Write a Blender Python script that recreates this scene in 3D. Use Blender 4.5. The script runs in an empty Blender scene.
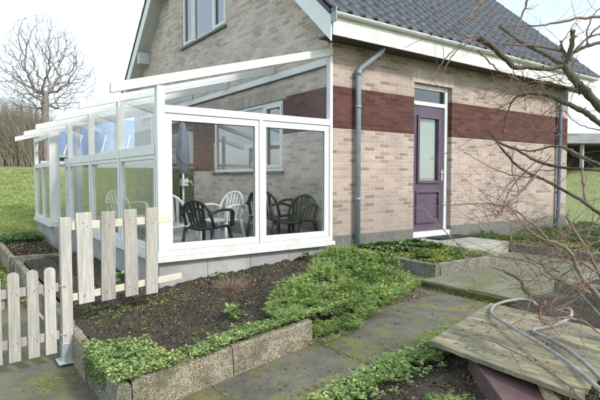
import bpy, math, random
from mathutils import Vector, Matrix, noise
random.seed(7)
R=math.radians; PI=math.pi
scene=bpy.context.scene; col=scene.collection
TREE={"limb":[[[-0.775,-4.165,2.007,0.045],[-0.946,-4.07,2.164,0.043],[-1.043,-4.018,2.265,0.041],[-1.103,-3.971,2.348,0.04],[-1.151,-3.931,2.431,0.036],[-1.172,-3.913,2.479,0.03]],[[-1.162,-3.923,2.445,0.026],[-1.174,-3.96,2.511,0.024],[-1.196,-3.989,2.589,0.022],[-1.209,-4.0,2.664,0.022]],[[-1.159,-3.948,2.481,0.014],[-1.206,-3.935,2.545,0.012],[-1.236,-3.935,2.601,0.011]],[[-1.144,-3.933,2.486,0.02],[-1.071,-3.958,2.554,0.018],[-0.97,-3.991,2.597,0.016],[-0.835,-4.025,2.638,0.015],[-0.588,-4.076,2.695,0.014]],[[-1.168,-3.919,2.445,0.022],[-1.319,-3.873,2.413,0.02],[-1.461,-3.832,2.415,0.02],[-1.566,-3.794,2.409,0.022],[-1.632,-3.768,2.464,0.026],[-1.755,-3.737,2.536,0.026],[-1.862,-3.72,2.567,0.028]],[[-1.179,-3.91,2.459,0.022],[-1.167,-3.79,2.553,0.02],[-1.184,-3.649,2.651,0.018],[-1.183,-3.52,2.762,0.017],[-1.191,-3.449,2.83,0.019]],[[-0.578,-4.124,1.948,0.03],[-0.753,-3.991,2.073,0.029],[-0.819,-3.914,2.156,0.028],[-0.877,-3.833,2.212,0.026],[-0.915,-3.74,2.272,0.024],[-0.949,-3.689,2.306,0.02]],[[-0.937,-3.698,2.298,0.014],[-1.019,-3.602,2.311,0.011],[-1.09,-3.515,2.278,0.009],[-1.119,-3.476,2.165,0.007],[-1.147,-3.463,2.026,0.005]],[[-1.151,-3.336,2.043,0.013],[-1.095,-3.406,1.946,0.013],[-1.028,-3.494,1.897,0.013],[-0.952,-3.616,1.809,0.014],[-0.847,-3.756,1.754,0.016],[-0.654,-3.958,1.73,0.018],[-0.471,-4.091,1.715,0.019]],[[-1.139,-3.346,2.019,0.009],[-1.105,-3.439,1.889,0.011],[-1.048,-3.55,1.747,0.013],[-0.974,-3.67,1.67,0.014],[-0.902,-3.787,1.595,0.016],[-0.858,-3.948,1.487,0.018],[-0.779,-4.073,1.367,0.021],[-0.71,-4.192,1.243,0.022]],[[-0.247,-4.01,1.654,0.022],[-0.437,-3.866,1.773,0.021],[-0.551,-3.78,1.837,0.02],[-0.646,-3.708,1.9,0.017],[-0.723,-3.651,1.924,0.013],[-0.837,-3.51,1.887,0.009],[-0.933,-3.376,1.93,0.004]]],"twig":[[[-1.185,-3.925,2.55,0.009],[-1.299,-3.88,2.556,0.008],[-1.447,-3.835,2.563,0.006],[-1.603,-3.785,2.549,0.005],[-1.739,-3.747,2.562,0.003]],[[-1.09,-4.207,2.725,0.009],[-1.169,-4.15,2.718,0.009],[-1.301,-4.055,2.705,0.008],[-1.434,-3.961,2.673,0.006],[-1.541,-3.885,2.66,0.005],[-1.657,-3.801,2.66,0.003]],[[-1.524,-3.884,2.881,0.006],[-1.558,-3.865,2.796,0.006],[-1.587,-3.849,2.712,0.005],[-1.626,-3.826,2.608,0.004]],[[-1.928,-3.844,2.805,0.01],[-1.98,-3.811,2.732,0.009],[-2.021,-3.785,2.677,0.008],[-2.072,-3.751,2.604,0.005]],[[-1.862,-3.72,2.567,0.006],[-1.989,-3.692,2.528,0.004],[-2.042,-3.658,2.465,0.004],[-2.105,-3.617,2.376,0.003],[-2.144,-3.594,2.276,0.002]],[[-1.861,-3.72,2.58,0.005],[-1.967,-3.706,2.566,0.004],[-2.048,-3.645,2.603,0.003],[-2.152,-3.573,2.566,0.002],[-2.282,-3.483,2.49,0.0015]],[[-1.947,-3.721,2.54,0.004],[-2.026,-3.669,2.465,0.004],[-2.069,-3.642,2.389,0.003],[-2.092,-3.631,2.288,0.002]],[[-1.908,-3.753,2.477,0.005],[-1.804,-3.771,2.407,0.005],[-1.676,-3.805,2.347,0.004],[-1.545,-3.84,2.305,0.003]],[[-0.97,-3.991,2.597,0.006],[-0.973,-3.983,2.709,0.005],[-0.93,-4.008,2.821,0.004],[-0.86,-4.054,2.891,0.003]],[[-1.098,-3.964,2.549,0.008],[-1.045,-3.998,2.618,0.007],[-0.988,-4.037,2.659,0.006],[-0.898,-4.102,2.652,0.005]],[[-1.283,-3.953,2.556,0.003],[-1.226,-3.988,2.664,0.003],[-1.18,-4.017,2.744,0.002]],[[-1.035,-4.006,2.597,0.006],[-0.999,-4.028,2.68,0.005],[-0.918,-4.082,2.749,0.004]],[[-0.914,-3.642,1.825,0.006],[-1.037,-3.585,1.716,0.005],[-1.162,-3.539,1.578,0.005],[-1.274,-3.53,1.391,0.003]],[[-1.04,-3.682,1.693,0.008],[-1.195,-3.639,1.566,0.007],[-1.335,-3.606,1.458,0.006],[-1.402,-3.562,1.377,0.004]],[[-0.844,-3.691,1.848,0.004],[-1.036,-3.626,1.655,0.004],[-1.198,-3.579,1.504,0.003],[-1.28,-3.525,1.414,0.002]],[[-0.973,-3.669,1.678,0.005],[-1.081,-3.53,1.685,0.004],[-1.191,-3.385,1.756,0.003],[-1.31,-3.23,1.876,0.002]],[[-0.764,-3.878,1.745,0.008],[-0.814,-3.911,1.618,0.008],[-0.852,-3.952,1.494,0.009]],[[-1.323,-3.615,1.458,0.006],[-1.453,-3.52,1.48,0.004],[-1.59,-3.421,1.48,0.003],[-1.781,-3.285,1.458,0.002]],[[-1.035,-3.49,1.889,0.004],[-1.099,-3.514,1.732,0.004],[-1.112,-3.575,1.578,0.003],[-1.177,-3.6,1.391,0.002]],[[-0.885,-3.763,2.257,0.005],[-0.96,-3.713,2.182,0.004],[-1.023,-3.671,2.107,0.003],[-1.087,-3.63,2.016,0.0015]],[[-0.902,-3.761,2.069,0.003],[-0.966,-3.721,1.956,0.003],[-1.018,-3.69,1.843,0.003]],[[-1.084,-3.494,2.304,0.003],[-1.129,-3.464,2.234,0.003],[-1.213,-3.408,2.173,0.002]],[[-0.863,-4.039,2.012,0.004],[-0.978,-3.954,2.047,0.003],[-1.091,-3.867,2.154,0.003],[-1.179,-3.806,2.097,0.002]],[[-1.145,-3.341,2.035,0.003],[-1.269,-3.255,1.972,0.002],[-1.401,-3.165,1.876,0.0015],[-1.531,-3.074,1.829,0.001]],[[-0.923,-3.764,1.73,0.004],[-1.083,-3.65,1.715,0.003],[-1.238,-3.544,1.61,0.002],[-1.394,-3.438,1.504,0.001]]]}
SHRUB={"limb":[[[-1.063,-4.337,0.713,0.026],[-1.176,-4.248,0.837,0.024],[-1.258,-4.183,0.947,0.022],[-1.319,-4.134,1.045,0.02],[-1.353,-4.103,1.156,0.018],[-1.388,-4.075,1.214,0.014],[-1.44,-4.035,1.247,0.012],[-1.492,-3.996,1.266,0.011]],[[-1.003,-4.253,0.784,0.018],[-1.085,-4.184,0.958,0.016],[-1.136,-4.14,1.093,0.015],[-1.177,-4.104,1.2,0.014],[-1.234,-4.057,1.307,0.012],[-1.28,-4.018,1.415,0.01]],[[-0.784,-4.298,0.584,0.018],[-0.865,-4.17,0.736,0.016],[-0.906,-4.074,0.823,0.014],[-0.963,-3.905,0.894,0.012],[-0.956,-3.724,0.922,0.012],[-0.883,-3.588,0.988,0.011],[-0.837,-3.373,1.003,0.01],[-0.891,-3.087,1.005,0.008],[-0.87,-2.852,1.075,0.007],[-0.91,-2.691,1.221,0.006],[-0.979,-2.508,1.402,0.004]],[[-1.05,-4.227,0.649,0.012],[-1.165,-4.134,0.817,0.012],[-1.271,-4.05,0.952,0.012],[-1.367,-3.977,1.012,0.01],[-1.43,-3.927,1.106,0.008]]],"twig":[[[-1.482,-4.004,1.266,0.008],[-1.5,-3.925,1.353,0.007],[-1.531,-3.837,1.428,0.006],[-1.559,-3.751,1.486,0.004]],[[-1.498,-3.993,1.266,0.007],[-1.576,-3.934,1.318,0.005],[-1.652,-3.872,1.436,0.004],[-1.728,-3.811,1.553,0.003]],[[-1.609,-3.678,1.054,0.004],[-1.525,-3.74,1.02,0.008],[-1.453,-3.794,0.971,0.011],[-1.422,-3.821,0.895,0.011],[-1.426,-3.882,0.859,0.009],[-1.409,-3.955,0.871,0.006]],[[-1.29,-3.644,1.348,0.004],[-1.305,-3.641,1.216,0.005],[-1.26,-3.678,1.128,0.005],[-1.229,-3.828,1.058,0.005],[-1.222,-3.958,1.02,0.005]],[[-1.356,-3.723,1.3,0.003],[-1.306,-3.764,1.207,0.003],[-1.257,-3.805,1.1,0.003]],[[-1.061,-4.174,1.455,0.006],[-1.129,-4.13,1.361,0.006],[-1.186,-4.094,1.254,0.007]],[[-1.358,-4.1,1.136,0.007],[-1.421,-4.053,1.188,0.005],[-1.486,-4.009,1.123,0.004],[-1.498,-4.005,1.038,0.003]],[[-1.111,-4.292,0.908,0.006],[-1.213,-4.211,1.038,0.006],[-1.301,-4.143,1.123,0.005],[-1.368,-4.091,1.188,0.004]],[[-1.38,-4.359,0.651,0.005],[-1.51,-4.257,0.791,0.005],[-1.633,-4.167,0.815,0.005],[-1.708,-4.114,0.791,0.004]],[[-1.607,-4.058,0.888,0.007],[-1.683,-4.069,0.826,0.007],[-1.709,-4.114,0.779,0.007],[-1.654,-4.153,0.791,0.005]],[[-1.527,-4.11,0.995,0.004],[-1.565,-4.088,0.901,0.004],[-1.603,-4.064,0.825,0.004]],[[-2.101,-3.958,0.726,0.002],[-2.071,-4.105,0.69,0.004],[-2.053,-4.243,0.659,0.005],[-2.045,-4.375,0.612,0.005],[-2.045,-4.503,0.531,0.006]],[[-0.87,-2.852,1.075,0.003],[-0.951,-3.05,0.883,0.003],[-0.92,-3.081,0.734,0.002]],[[-0.891,-3.087,1.005,0.004],[-0.978,-3.028,0.935,0.003],[-1.009,-3.011,0.848,0.002]],[[-0.851,-3.363,1.003,0.005],[-0.867,-3.48,0.921,0.004],[-0.908,-3.454,0.84,0.003]],[[-1.258,-4.183,0.947,0.006],[-1.331,-4.129,0.973,0.005],[-1.428,-4.063,0.902,0.004],[-1.635,-4.044,0.787,0.003]],[[-1.207,-4.202,1.266,0.004],[-1.314,-4.128,1.201,0.004],[-1.444,-4.041,1.084,0.003]],[[-1.241,-3.926,1.366,0.003],[-1.238,-3.994,1.275,0.004],[-1.254,-4.05,1.187,0.004]]]}
HOSE=[[[-0.31,-3.31,0.53],[-0.28,-3.25,0.55],[-0.32,-3.17,0.56],[-0.51,-3.13,0.56],[-0.69,-3.13,0.55],[-0.9,-3.23,0.55],[-1.06,-3.38,0.56],[-1.25,-3.65,0.57],[-1.42,-3.9,0.58],[-1.57,-4.13,0.58],[-1.74,-4.34,0.58],[-1.93,-4.55,0.58],[-1.96,-4.72,0.5]],[[-1.84,-4.68,0.5],[-1.72,-4.46,0.56],[-1.52,-4.27,0.56],[-1.31,-4.05,0.55],[-1.16,-3.83,0.54],[-1.09,-3.7,0.54],[-1.01,-3.75,0.56],[-0.86,-3.79,0.58],[-0.7,-3.79,0.6],[-0.58,-3.74,0.62],[-0.47,-3.65,0.6],[-0.49,-3.57,0.56]]]
C=[[-1.066,-3.627,2.363],[-1.42,-4.052,1.201],[-1.365,-3.586,1.421]]

# ------------------------------------------------------------------ helpers
ORG={}
def org(o): return ORG.get(o.name,Vector((0,0,0))) if o else Vector((0,0,0))
def tag(o,label=None,cat=None,group=None,kind=None):
    if label: o['label']=label
    if cat: o['category']=cat
    if group: o['group']=group
    if kind: o['kind']=kind
    return o
def empty(name,loc=(0,0,0),label=None,cat=None,group=None,rz=0):
    o=bpy.data.objects.new(name,None); o.location=loc; o.rotation_euler=(0,0,rz); o.empty_display_size=.1
    col.objects.link(o); ORG[o.name]=Vector(loc); return tag(o,label,cat,group)
def catmull(P,n=4):
    out=[]; L=len(P)
    for i in range(L-1):
        a=P[max(i-1,0)];b=P[i];c=P[i+1];d=P[min(i+2,L-1)]
        for k in range(n):
            t=k/n
            out.append([0.5*((2*b[j])+(-a[j]+c[j])*t+(2*a[j]-5*b[j]+4*c[j]-d[j])*t*t+(-a[j]+3*b[j]-3*c[j]+d[j])*t**3) for j in range(len(b))])
    out.append(list(P[-1])); return out
class MB:
    def __init__(s): s.v=[]; s.f=[]
    def face(s,pts):
        n=len(s.v); s.v+=[tuple(p) for p in pts]; s.f.append(tuple(range(n,n+len(pts))))
    def hexa(s,c):   # 8 corners: bottom 0-3 ccw, top 4-7
        n=len(s.v); s.v+=[tuple(p) for p in c]
        for q in ((3,2,1,0),(4,5,6,7),(0,1,5,4),(1,2,6,5),(2,3,7,6),(3,0,4,7)): s.f.append(tuple(n+i for i in q))
        return s
    def box(s,x0,x1,y0,y1,z0,z1):
        return s.hexa([(x0,y0,z0),(x1,y0,z0),(x1,y1,z0),(x0,y1,z0),(x0,y0,z1),(x1,y0,z1),(x1,y1,z1),(x0,y1,z1)])
    def obox(s,c,sx,sy,sz,M=None):
        c=Vector(c); pts=[]
        for z in(-1,1):
            for x,y in((-1,-1),(1,-1),(1,1),(-1,1)):
                v=Vector((x*sx/2,y*sy/2,z*sz/2)); v=(M@v) if M else v; pts.append(c+v)
        return s.hexa(pts)
    def bar(s,a,b,w,h,up=(0,0,1)):
        a=Vector(a);b=Vector(b);d=(b-a); L=d.length; d.normalize(); u=Vector(up); r=d.cross(u).normalized(); u=r.cross(d)
        M=Matrix((d,r,u)).transposed(); return s.obox((a+b)/2,L,w,h,M)
    def prism(s,poly,axis,a,b):
        # poly list of 2d pts (ccw); axis 0: (y,z) extruded in x ; 1: (x,z) in y ; 2: (x,y) in z
        def P(p,t): return (t,p[0],p[1]) if axis==0 else ((p[0],t,p[1]) if axis==1 else (p[0],p[1],t))
        n=len(poly); k=len(s.v)
        s.v+=[P(p,a) for p in poly]+[P(p,b) for p in poly]
        s.f.append(tuple(k+i for i in range(n))[::-1]); s.f.append(tuple(k+n+i for i in range(n)))
        for i in range(n): j=(i+1)%n; s.f.append((k+i,k+j,k+n+j,k+n+i))
        return s
    def tube(s,P,rs,n=8,flat=1.0,cap=True,rough=0):
        P=[Vector(p) for p in P]; k=len(s.v); L=len(P)
        if not hasattr(rs,'__len__'): rs=[rs]*L
        ref=None
        for i,p in enumerate(P):
            t=(P[min(i+1,L-1)]-P[max(i-1,0)])
            if t.length<1e-7: t=Vector((0,0,1))
            t.normalize()
            if ref is None: ref=Vector((0,0,1)) if abs(t.z)<.9 else Vector((1,0,0))
            u=(ref-t*ref.dot(t)).normalized(); w=t.cross(u); ref=u
            for j in range(n):
                a=2*PI*j/n; r=rs[i]*(1+(random.uniform(-rough,rough) if rough else 0))
                s.v.append(tuple(p+u*math.cos(a)*r+w*math.sin(a)*r*flat))
        for i in range(L-1):
            for j in range(n):
                q=(j+1)%n; s.f.append((k+i*n+j,k+i*n+q,k+(i+1)*n+q,k+(i+1)*n+j))
        if cap:
            s.f.append(tuple(k+j for j in range(n))[::-1]); s.f.append(tuple(k+(L-1)*n+j for j in range(n)))
        return s
    def build(s,name,m,parent=None,smooth=False,bevel=0,loc=None,fixn=True):
        me=bpy.data.meshes.new(name); o0=org(parent) if parent else Vector(loc or (0,0,0))
        me.from_pydata([(v[0]-o0.x,v[1]-o0.y,v[2]-o0.z) for v in s.v],[],s.f); me.update()
        if fixn:
            import bmesh
            b=bmesh.new(); b.from_mesh(me); bmesh.ops.recalc_face_normals(b,faces=b.faces); b.to_mesh(me); b.free()
        me.materials.append(m)
        if smooth: me.polygons.foreach_set('use_smooth',[True]*len(me.polygons))
        o=bpy.data.objects.new(name,me); col.objects.link(o)
        if parent: o.parent=parent
        else: o.location=o0
        ORG[o.name]=o0.copy() if not parent else org(parent).copy()
        if bevel:
            b=o.modifiers.new('b','BEVEL'); b.width=bevel; b.segments=2; b.limit_method='ANGLE'; b.angle_limit=R(35)
        return o
def copy_tree(o,parent=None):
    c=o.copy(); col.objects.link(c); c.parent=parent
    for ch in list(o.children): copy_tree(ch,c)
    return c
# ------------------------------------------------------------------ materials
def newmat(name):
    m=bpy.data.materials.new(name); m.use_nodes=True; nt=m.node_tree; b=nt.nodes['Principled BSDF']; return m,nt,b
def N(nt,t,**k):
    n=nt.nodes.new(t)
    for a,v in k.items():
        if a in n.inputs.keys() if hasattr(n.inputs,'keys') else False: n.inputs[a].default_value=v
        else: setattr(n,a,v)
    return n
def ramp(nt,stops,interp='LINEAR'):
    r=nt.nodes.new('ShaderNodeValToRGB'); r.color_ramp.interpolation=interp
    e=r.color_ramp.elements
    while len(e)<len(stops): e.new(.5)
    for i,(p,c) in enumerate(stops): e[i].position=p; e[i].color=(*c,1) if len(c)==3 else c
    return r
def mixc(nt,fac,a,b,mode='MIX'):
    m=nt.nodes.new('ShaderNodeMix'); m.data_type='RGBA'; m.blend_type=mode
    for i,x in ((0,fac),(6,a),(7,b)):
        if hasattr(x,'is_linked') or hasattr(x,'links'): nt.links.new(x,m.inputs[i])
        else: m.inputs[i].default_value=x if i==0 else (*x,1)
    return m.outputs[2]
def noisy(name,c0,c1,scale=8,rough=.7,bump=.2,bscale=60,metal=0,stretch=(1,1,1),c2=None,scale2=2,amt2=.5,spec=.4,bdist=.01):
    m,nt,b=newmat(name); L=nt.links.new
    tc=nt.nodes.new('ShaderNodeTexCoord'); mp=nt.nodes.new('ShaderNodeMapping'); mp.inputs['Scale'].default_value=stretch
    L(tc.outputs['Object'],mp.inputs[0])
    n=nt.nodes.new('ShaderNodeTexNoise'); n.inputs['Scale'].default_value=scale; n.inputs['Detail'].default_value=6; n.inputs['Roughness'].default_value=.65
    L(mp.outputs[0],n.inputs['Vector'])
    r=ramp(nt,[(.3,c0),(.7,c1)]); L(n.outputs['Fac'],r.inputs[0]); out=r.outputs[0]
    if c2:
        n2=nt.nodes.new('ShaderNodeTexNoise'); n2.inputs['Scale'].default_value=scale2; n2.inputs['Detail'].default_value=8; n2.inputs['Roughness'].default_value=.7
        L(mp.outputs[0],n2.inputs['Vector'])
        r2=ramp(nt,[(.5-.12,(0,0,0)),(.5+.15,(amt2,)*3)]); L(n2.outputs['Fac'],r2.inputs[0])
        out=mixc(nt,r2.outputs[0],out,c2)
    L(out,b.inputs['Base Color']); b.inputs['Roughness'].default_value=rough; b.inputs['Metallic'].default_value=metal
    b.inputs['Specular IOR Level'].default_value=spec
    if bump:
        n3=nt.nodes.new('ShaderNodeTexNoise'); n3.inputs['Scale'].default_value=bscale; n3.inputs['Detail'].default_value=6
        L(mp.outputs[0],n3.inputs['Vector'])
        bp=nt.nodes.new('ShaderNodeBump'); bp.inputs['Strength'].default_value=bump; bp.inputs['Distance'].default_value=bdist
        L(n3.outputs['Fac'],bp.inputs['Height']); L(bp.outputs[0],b.inputs['Normal'])
    return m
def tint(m,lo=.78,hi=1.12,moss=None):
    nt=m.node_tree; b=nt.nodes['Principled BSDF']; src=b.inputs['Base Color'].links[0].from_socket; oi=nt.nodes.new('ShaderNodeObjectInfo')
    r=ramp(nt,[(0,(lo,lo*.98,lo*.95)),(.5,(.95,.95,.93)),(1,(hi,hi,hi))]); nt.links.new(oi.outputs['Random'],r.inputs[0])
    nt.links.new(mixc(nt,1,src,r.outputs[0],'MULTIPLY'),b.inputs['Base Color'])
def brick(name,axis,cols,mortar,vertical=False,zoff=.035,rough=.85):
    m,nt,b=newmat(name); L=nt.links.new
    tc=nt.nodes.new('ShaderNodeTexCoord'); sp=nt.nodes.new('ShaderNodeSeparateXYZ'); cb=nt.nodes.new('ShaderNodeCombineXYZ')
    L(tc.outputs['Object'],sp.inputs[0])
    zz=nt.nodes.new('ShaderNodeMath'); zz.operation='SUBTRACT'; zz.inputs[1].default_value=zoff; L(sp.outputs['Z'],zz.inputs[0])
    # slight waviness of the courses
    h=sp.outputs['X' if axis==1 else 'Y']
    if vertical: L(zz.outputs[0],cb.inputs[0]); L(h,cb.inputs[1])
    else: L(h,cb.inputs[0]); L(zz.outputs[0],cb.inputs[1])
    wn=nt.nodes.new('ShaderNodeTexNoise'); wn.inputs['Scale'].default_value=9; L(tc.outputs['Object'],wn.inputs['Vector'])
    va=nt.nodes.new('ShaderNodeVectorMath'); va.operation='MULTIPLY_ADD'; va.inputs[1].default_value=(.008,.008,0); 
    L(wn.outputs['Color'],va.inputs[0]); L(cb.outputs[0],va.inputs[2])
    bt=nt.nodes.new('ShaderNodeTexBrick'); L(va.outputs[0],bt.inputs['Vector'])
    bt.inputs['Scale'].default_value=1; bt.inputs['Brick Width'].default_value=.22; bt.inputs['Row Height'].default_value=.0625
    bt.inputs['Mortar Size'].default_value=.0055; bt.inputs['Mortar Smooth'].default_value=.25; bt.inputs['Bias'].default_value=0
    bt.inputs['Color1'].default_value=(0,0,0,1); bt.inputs['Color2'].default_value=(1,1,1,1); bt.inputs['Mortar'].default_value=(.5,.5,.5,1)
    rp=ramp(nt,cols,'LINEAR'); L(bt.outputs['Color'],rp.inputs[0])
    n=nt.nodes.new('ShaderNodeTexNoise'); n.inputs['Scale'].default_value=40; n.inputs['Detail'].default_value=6; L(tc.outputs['Object'],n.inputs['Vector'])
    r2=ramp(nt,[(.25,(.72,.72,.72)),(.75,(1.15,1.15,1.15))]); L(n.outputs['Fac'],r2.inputs[0])
    c=mixc(nt,1.0,rp.outputs[0],r2.outputs[0],'MULTIPLY')
    c=mixc(nt,bt.outputs['Fac'],c,mortar)
    n4=nt.nodes.new('ShaderNodeTexNoise'); n4.inputs['Scale'].default_value=1.3; n4.inputs['Detail'].default_value=7; L(tc.outputs['Object'],n4.inputs['Vector'])
    r4=ramp(nt,[(.3,(.80,.80,.79)),(.7,(1.09,1.08,1.07))]); L(n4.outputs['Fac'],r4.inputs[0])
    c=mixc(nt,1.0,c,r4.outputs[0],'MULTIPLY')
    # splash dirt just above the plinth
    zr=nt.nodes.new('ShaderNodeMapRange'); zr.inputs['From Min'].default_value=.78; zr.inputs['From Max'].default_value=1.35; zr.inputs['To Min'].default_value=.75; zr.inputs['To Max'].default_value=0; L(sp.outputs['Z'],zr.inputs[0])
    n5=nt.nodes.new('ShaderNodeTexNoise'); n5.inputs['Scale'].default_value=5; n5.inputs['Detail'].default_value=8; L(tc.outputs['Object'],n5.inputs['Vector'])
    m5=nt.nodes.new('ShaderNodeMath'); m5.operation='MULTIPLY'; L(zr.outputs[0],m5.inputs[0]); L(n5.outputs['Fac'],m5.inputs[1])
    c=mixc(nt,m5.outputs[0],c,(.20,.18,.15))
    L(c,b.inputs['Base Color']); b.inputs['Roughness'].default_value=rough; b.inputs['Specular IOR Level'].default_value=.25
    s1=nt.nodes.new('ShaderNodeMath'); s1.operation='MULTIPLY_ADD'; s1.inputs[1].default_value=-1; L(bt.outputs['Fac'],s1.inputs[0])
    s2=nt.nodes.new('ShaderNodeMath'); s2.operation='MULTIPLY'; s2.inputs[1].default_value=.5; L(n.outputs['Fac'],s2.inputs[0]); L(s2.outputs[0],s1.inputs[2])
    bp=nt.nodes.new('ShaderNodeBump'); bp.inputs['Strength'].default_value=.9; bp.inputs['Distance'].default_value=.009
    L(s1.outputs[0],bp.inputs['Height']); L(bp.outputs[0],b.inputs['Normal'])
    return m
beige=[(0,(.25,.20,.17)),(.1,(.30,.24,.205)),(.25,(.385,.30,.262)),(.5,(.43,.337,.295)),(.78,(.48,.385,.335)),(1,(.37,.295,.265))]
red=[(0,(.070,.030,.028)),(.5,(.100,.041,.037)),(1,(.135,.058,.050))]
grey=[(0,(.36,.295,.25)),(.15,(.42,.345,.305)),(.5,(.52,.425,.378)),(1,(.60,.50,.445))]  # same buff brick, colours made paler to brighten the shaded gable side
M={}
M['brick_f']=brick('buff_brick_front',1,beige,(.55,.47,.415)); M['brick_g']=brick('buff_brick_gable',0,grey,(.61,.54,.49))
M['red_f']=brick('red_brick_front',1,red,(.13,.07,.06)); M['red_g']=brick('red_brick_gable',0,red,(.13,.07,.06))
M['sold_f']=brick('soldier_front',1,beige[1:-1] and [(0,(.45,.37,.31)),(1,(.60,.50,.43))],(.62,.56,.50),True); M['sold_g']=brick('soldier_gable',0,[(0,(.34,.28,.24)),(1,(.46,.39,.34))],(.48,.44,.39),True)
M['plinth']=noisy('plinth_grey',(.10,.10,.10),(.20,.195,.185),6,.85,.3,50,c2=(.12,.13,.08),scale2=3,amt2=.5)
M['white']=noisy('white_paint',(.66,.67,.67),(.72,.72,.72),3,.42,.06,30,c2=(.50,.51,.45),scale2=3,amt2=.45)
M['white_dirty']=noisy('weathered_white_paint',(.62,.63,.62),(.70,.70,.68),4,.5,.15,40,c2=(.42,.42,.34),scale2=5,amt2=.6)
M['purple']=noisy('purple_paint',(.080,.056,.085),(.108,.078,.112),4,.35,.04,40)
M['tile']=noisy('slate_tile',(.030,.036,.048),(.066,.076,.098),5,.55,.12,30,c2=(.13,.135,.14),scale2=7,amt2=.5,spec=.35)
M['zinc']=noisy('zinc_grey',(.20,.24,.27),(.29,.33,.36),7,.45,.05,30,metal=.1)
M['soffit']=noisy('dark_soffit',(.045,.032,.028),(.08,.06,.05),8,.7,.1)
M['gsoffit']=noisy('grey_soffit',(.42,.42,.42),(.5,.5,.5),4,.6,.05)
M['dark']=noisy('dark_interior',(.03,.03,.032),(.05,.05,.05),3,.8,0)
M['black_plastic']=noisy('black_plastic',(.008,.009,.011),(.016,.018,.02),8,.33,.05,80,spec=.5)
M['white_plastic']=noisy('white_plastic',(.55,.56,.56),(.64,.64,.63),6,.35,.03,50)
M['parasol']=noisy('blue_grey_cloth',(.09,.11,.15),(.15,.175,.22),10,.8,.3,30,stretch=(6,6,.6))
M['curtain']=noisy('net_curtain',(.55,.56,.55),(.72,.73,.72),20,.8,.4,12,stretch=(4,4,.3))
M['blind']=noisy('pale_blind',(.42,.44,.38),(.5,.52,.45),3,.6,.6,45,stretch=(.1,.1,1))
M['concrete']=noisy('smooth_concrete',(.30,.30,.29),(.44,.44,.43),2.2,.85,.2,90,c2=(.20,.20,.19),scale2=1.3,amt2=.6)
M['wood']=noisy('grey_weathered_wood',(.38,.355,.32),(.60,.57,.53),9,.85,.6,40,stretch=(8,8,.6),c2=(.25,.23,.20),scale2=3,amt2=.6)
M['rail']=noisy('pale_weathered_wood',(.5,.47,.38),(.66,.63,.53),7,.85,.3,40,stretch=(1,1,6),c2=(.40,.36,.18),scale2=4,amt2=.4)
tint(M['wood']); tint(M['rail'] if 'rail' in M else M['wood'],.9,1.05) if False else None
M['galv']=noisy('galvanised_steel',(.42,.44,.46),(.55,.57,.58),14,.4,.05,60,metal=.5)
M['grill']=noisy('black_doormat',(.012,.012,.012),(.03,.03,.03),30,.9,.5,80)
M['hose']=noisy('grey_conduit',(.22,.22,.22),(.36,.36,.365),14,.5,.1,60,c2=(.15,.14,.11),scale2=9,amt2=.7)
M['barkd']=noisy('dark_bark',(.018,.013,.011),(.085,.062,.05),26,.9,1,70,c2=(.15,.145,.085),scale2=5,amt2=.8,bdist=.01)
M['barkl']=noisy('light_bark',(.14,.10,.075),(.32,.25,.19),18,.8,.6,45,c2=(.20,.20,.11),scale2=8,amt2=.5)
M['twig']=noisy('brown_twig',(.085,.05,.04),(.30,.20,.155),12,.8,0)
M['twigr']=noisy('reddish_twig',(.10,.055,.045),(.30,.20,.15),9,.75,.3)
M['cut']=noisy('cut_wood',(.45,.33,.24),(.6,.47,.35),40,.8,.3)
M['fartree']=noisy('far_bark',(.17,.145,.135),(.31,.27,.255),6,.9,0)
M['brush']=noisy('tan_brush',(.25,.205,.165),(.48,.41,.345),.6,.9,0,c2=(.17,.18,.08),scale2=.25,amt2=.45)
M['floor']=noisy('conservatory_floor',(.28,.27,.26),(.38,.37,.35),5,.5,.05)
M['redpanel']=noisy('red_brown_panel',(.085,.045,.045),(.125,.075,.075),5,.6,.1,40,c2=(.16,.12,.115),scale2=6,amt2=.35)
M['barnwall']=noisy('barn_grey',(.20,.21,.22),(.3,.3,.31),2,.8,.1)
M['barnroof']=noisy('blue_roof_sheet',(.13,.23,.38),(.20,.32,.48),1.5,.35,0)
M['shedroof']=noisy('grey_fascia',(.24,.24,.24),(.33,.33,.32),2,.7,.1)
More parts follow.
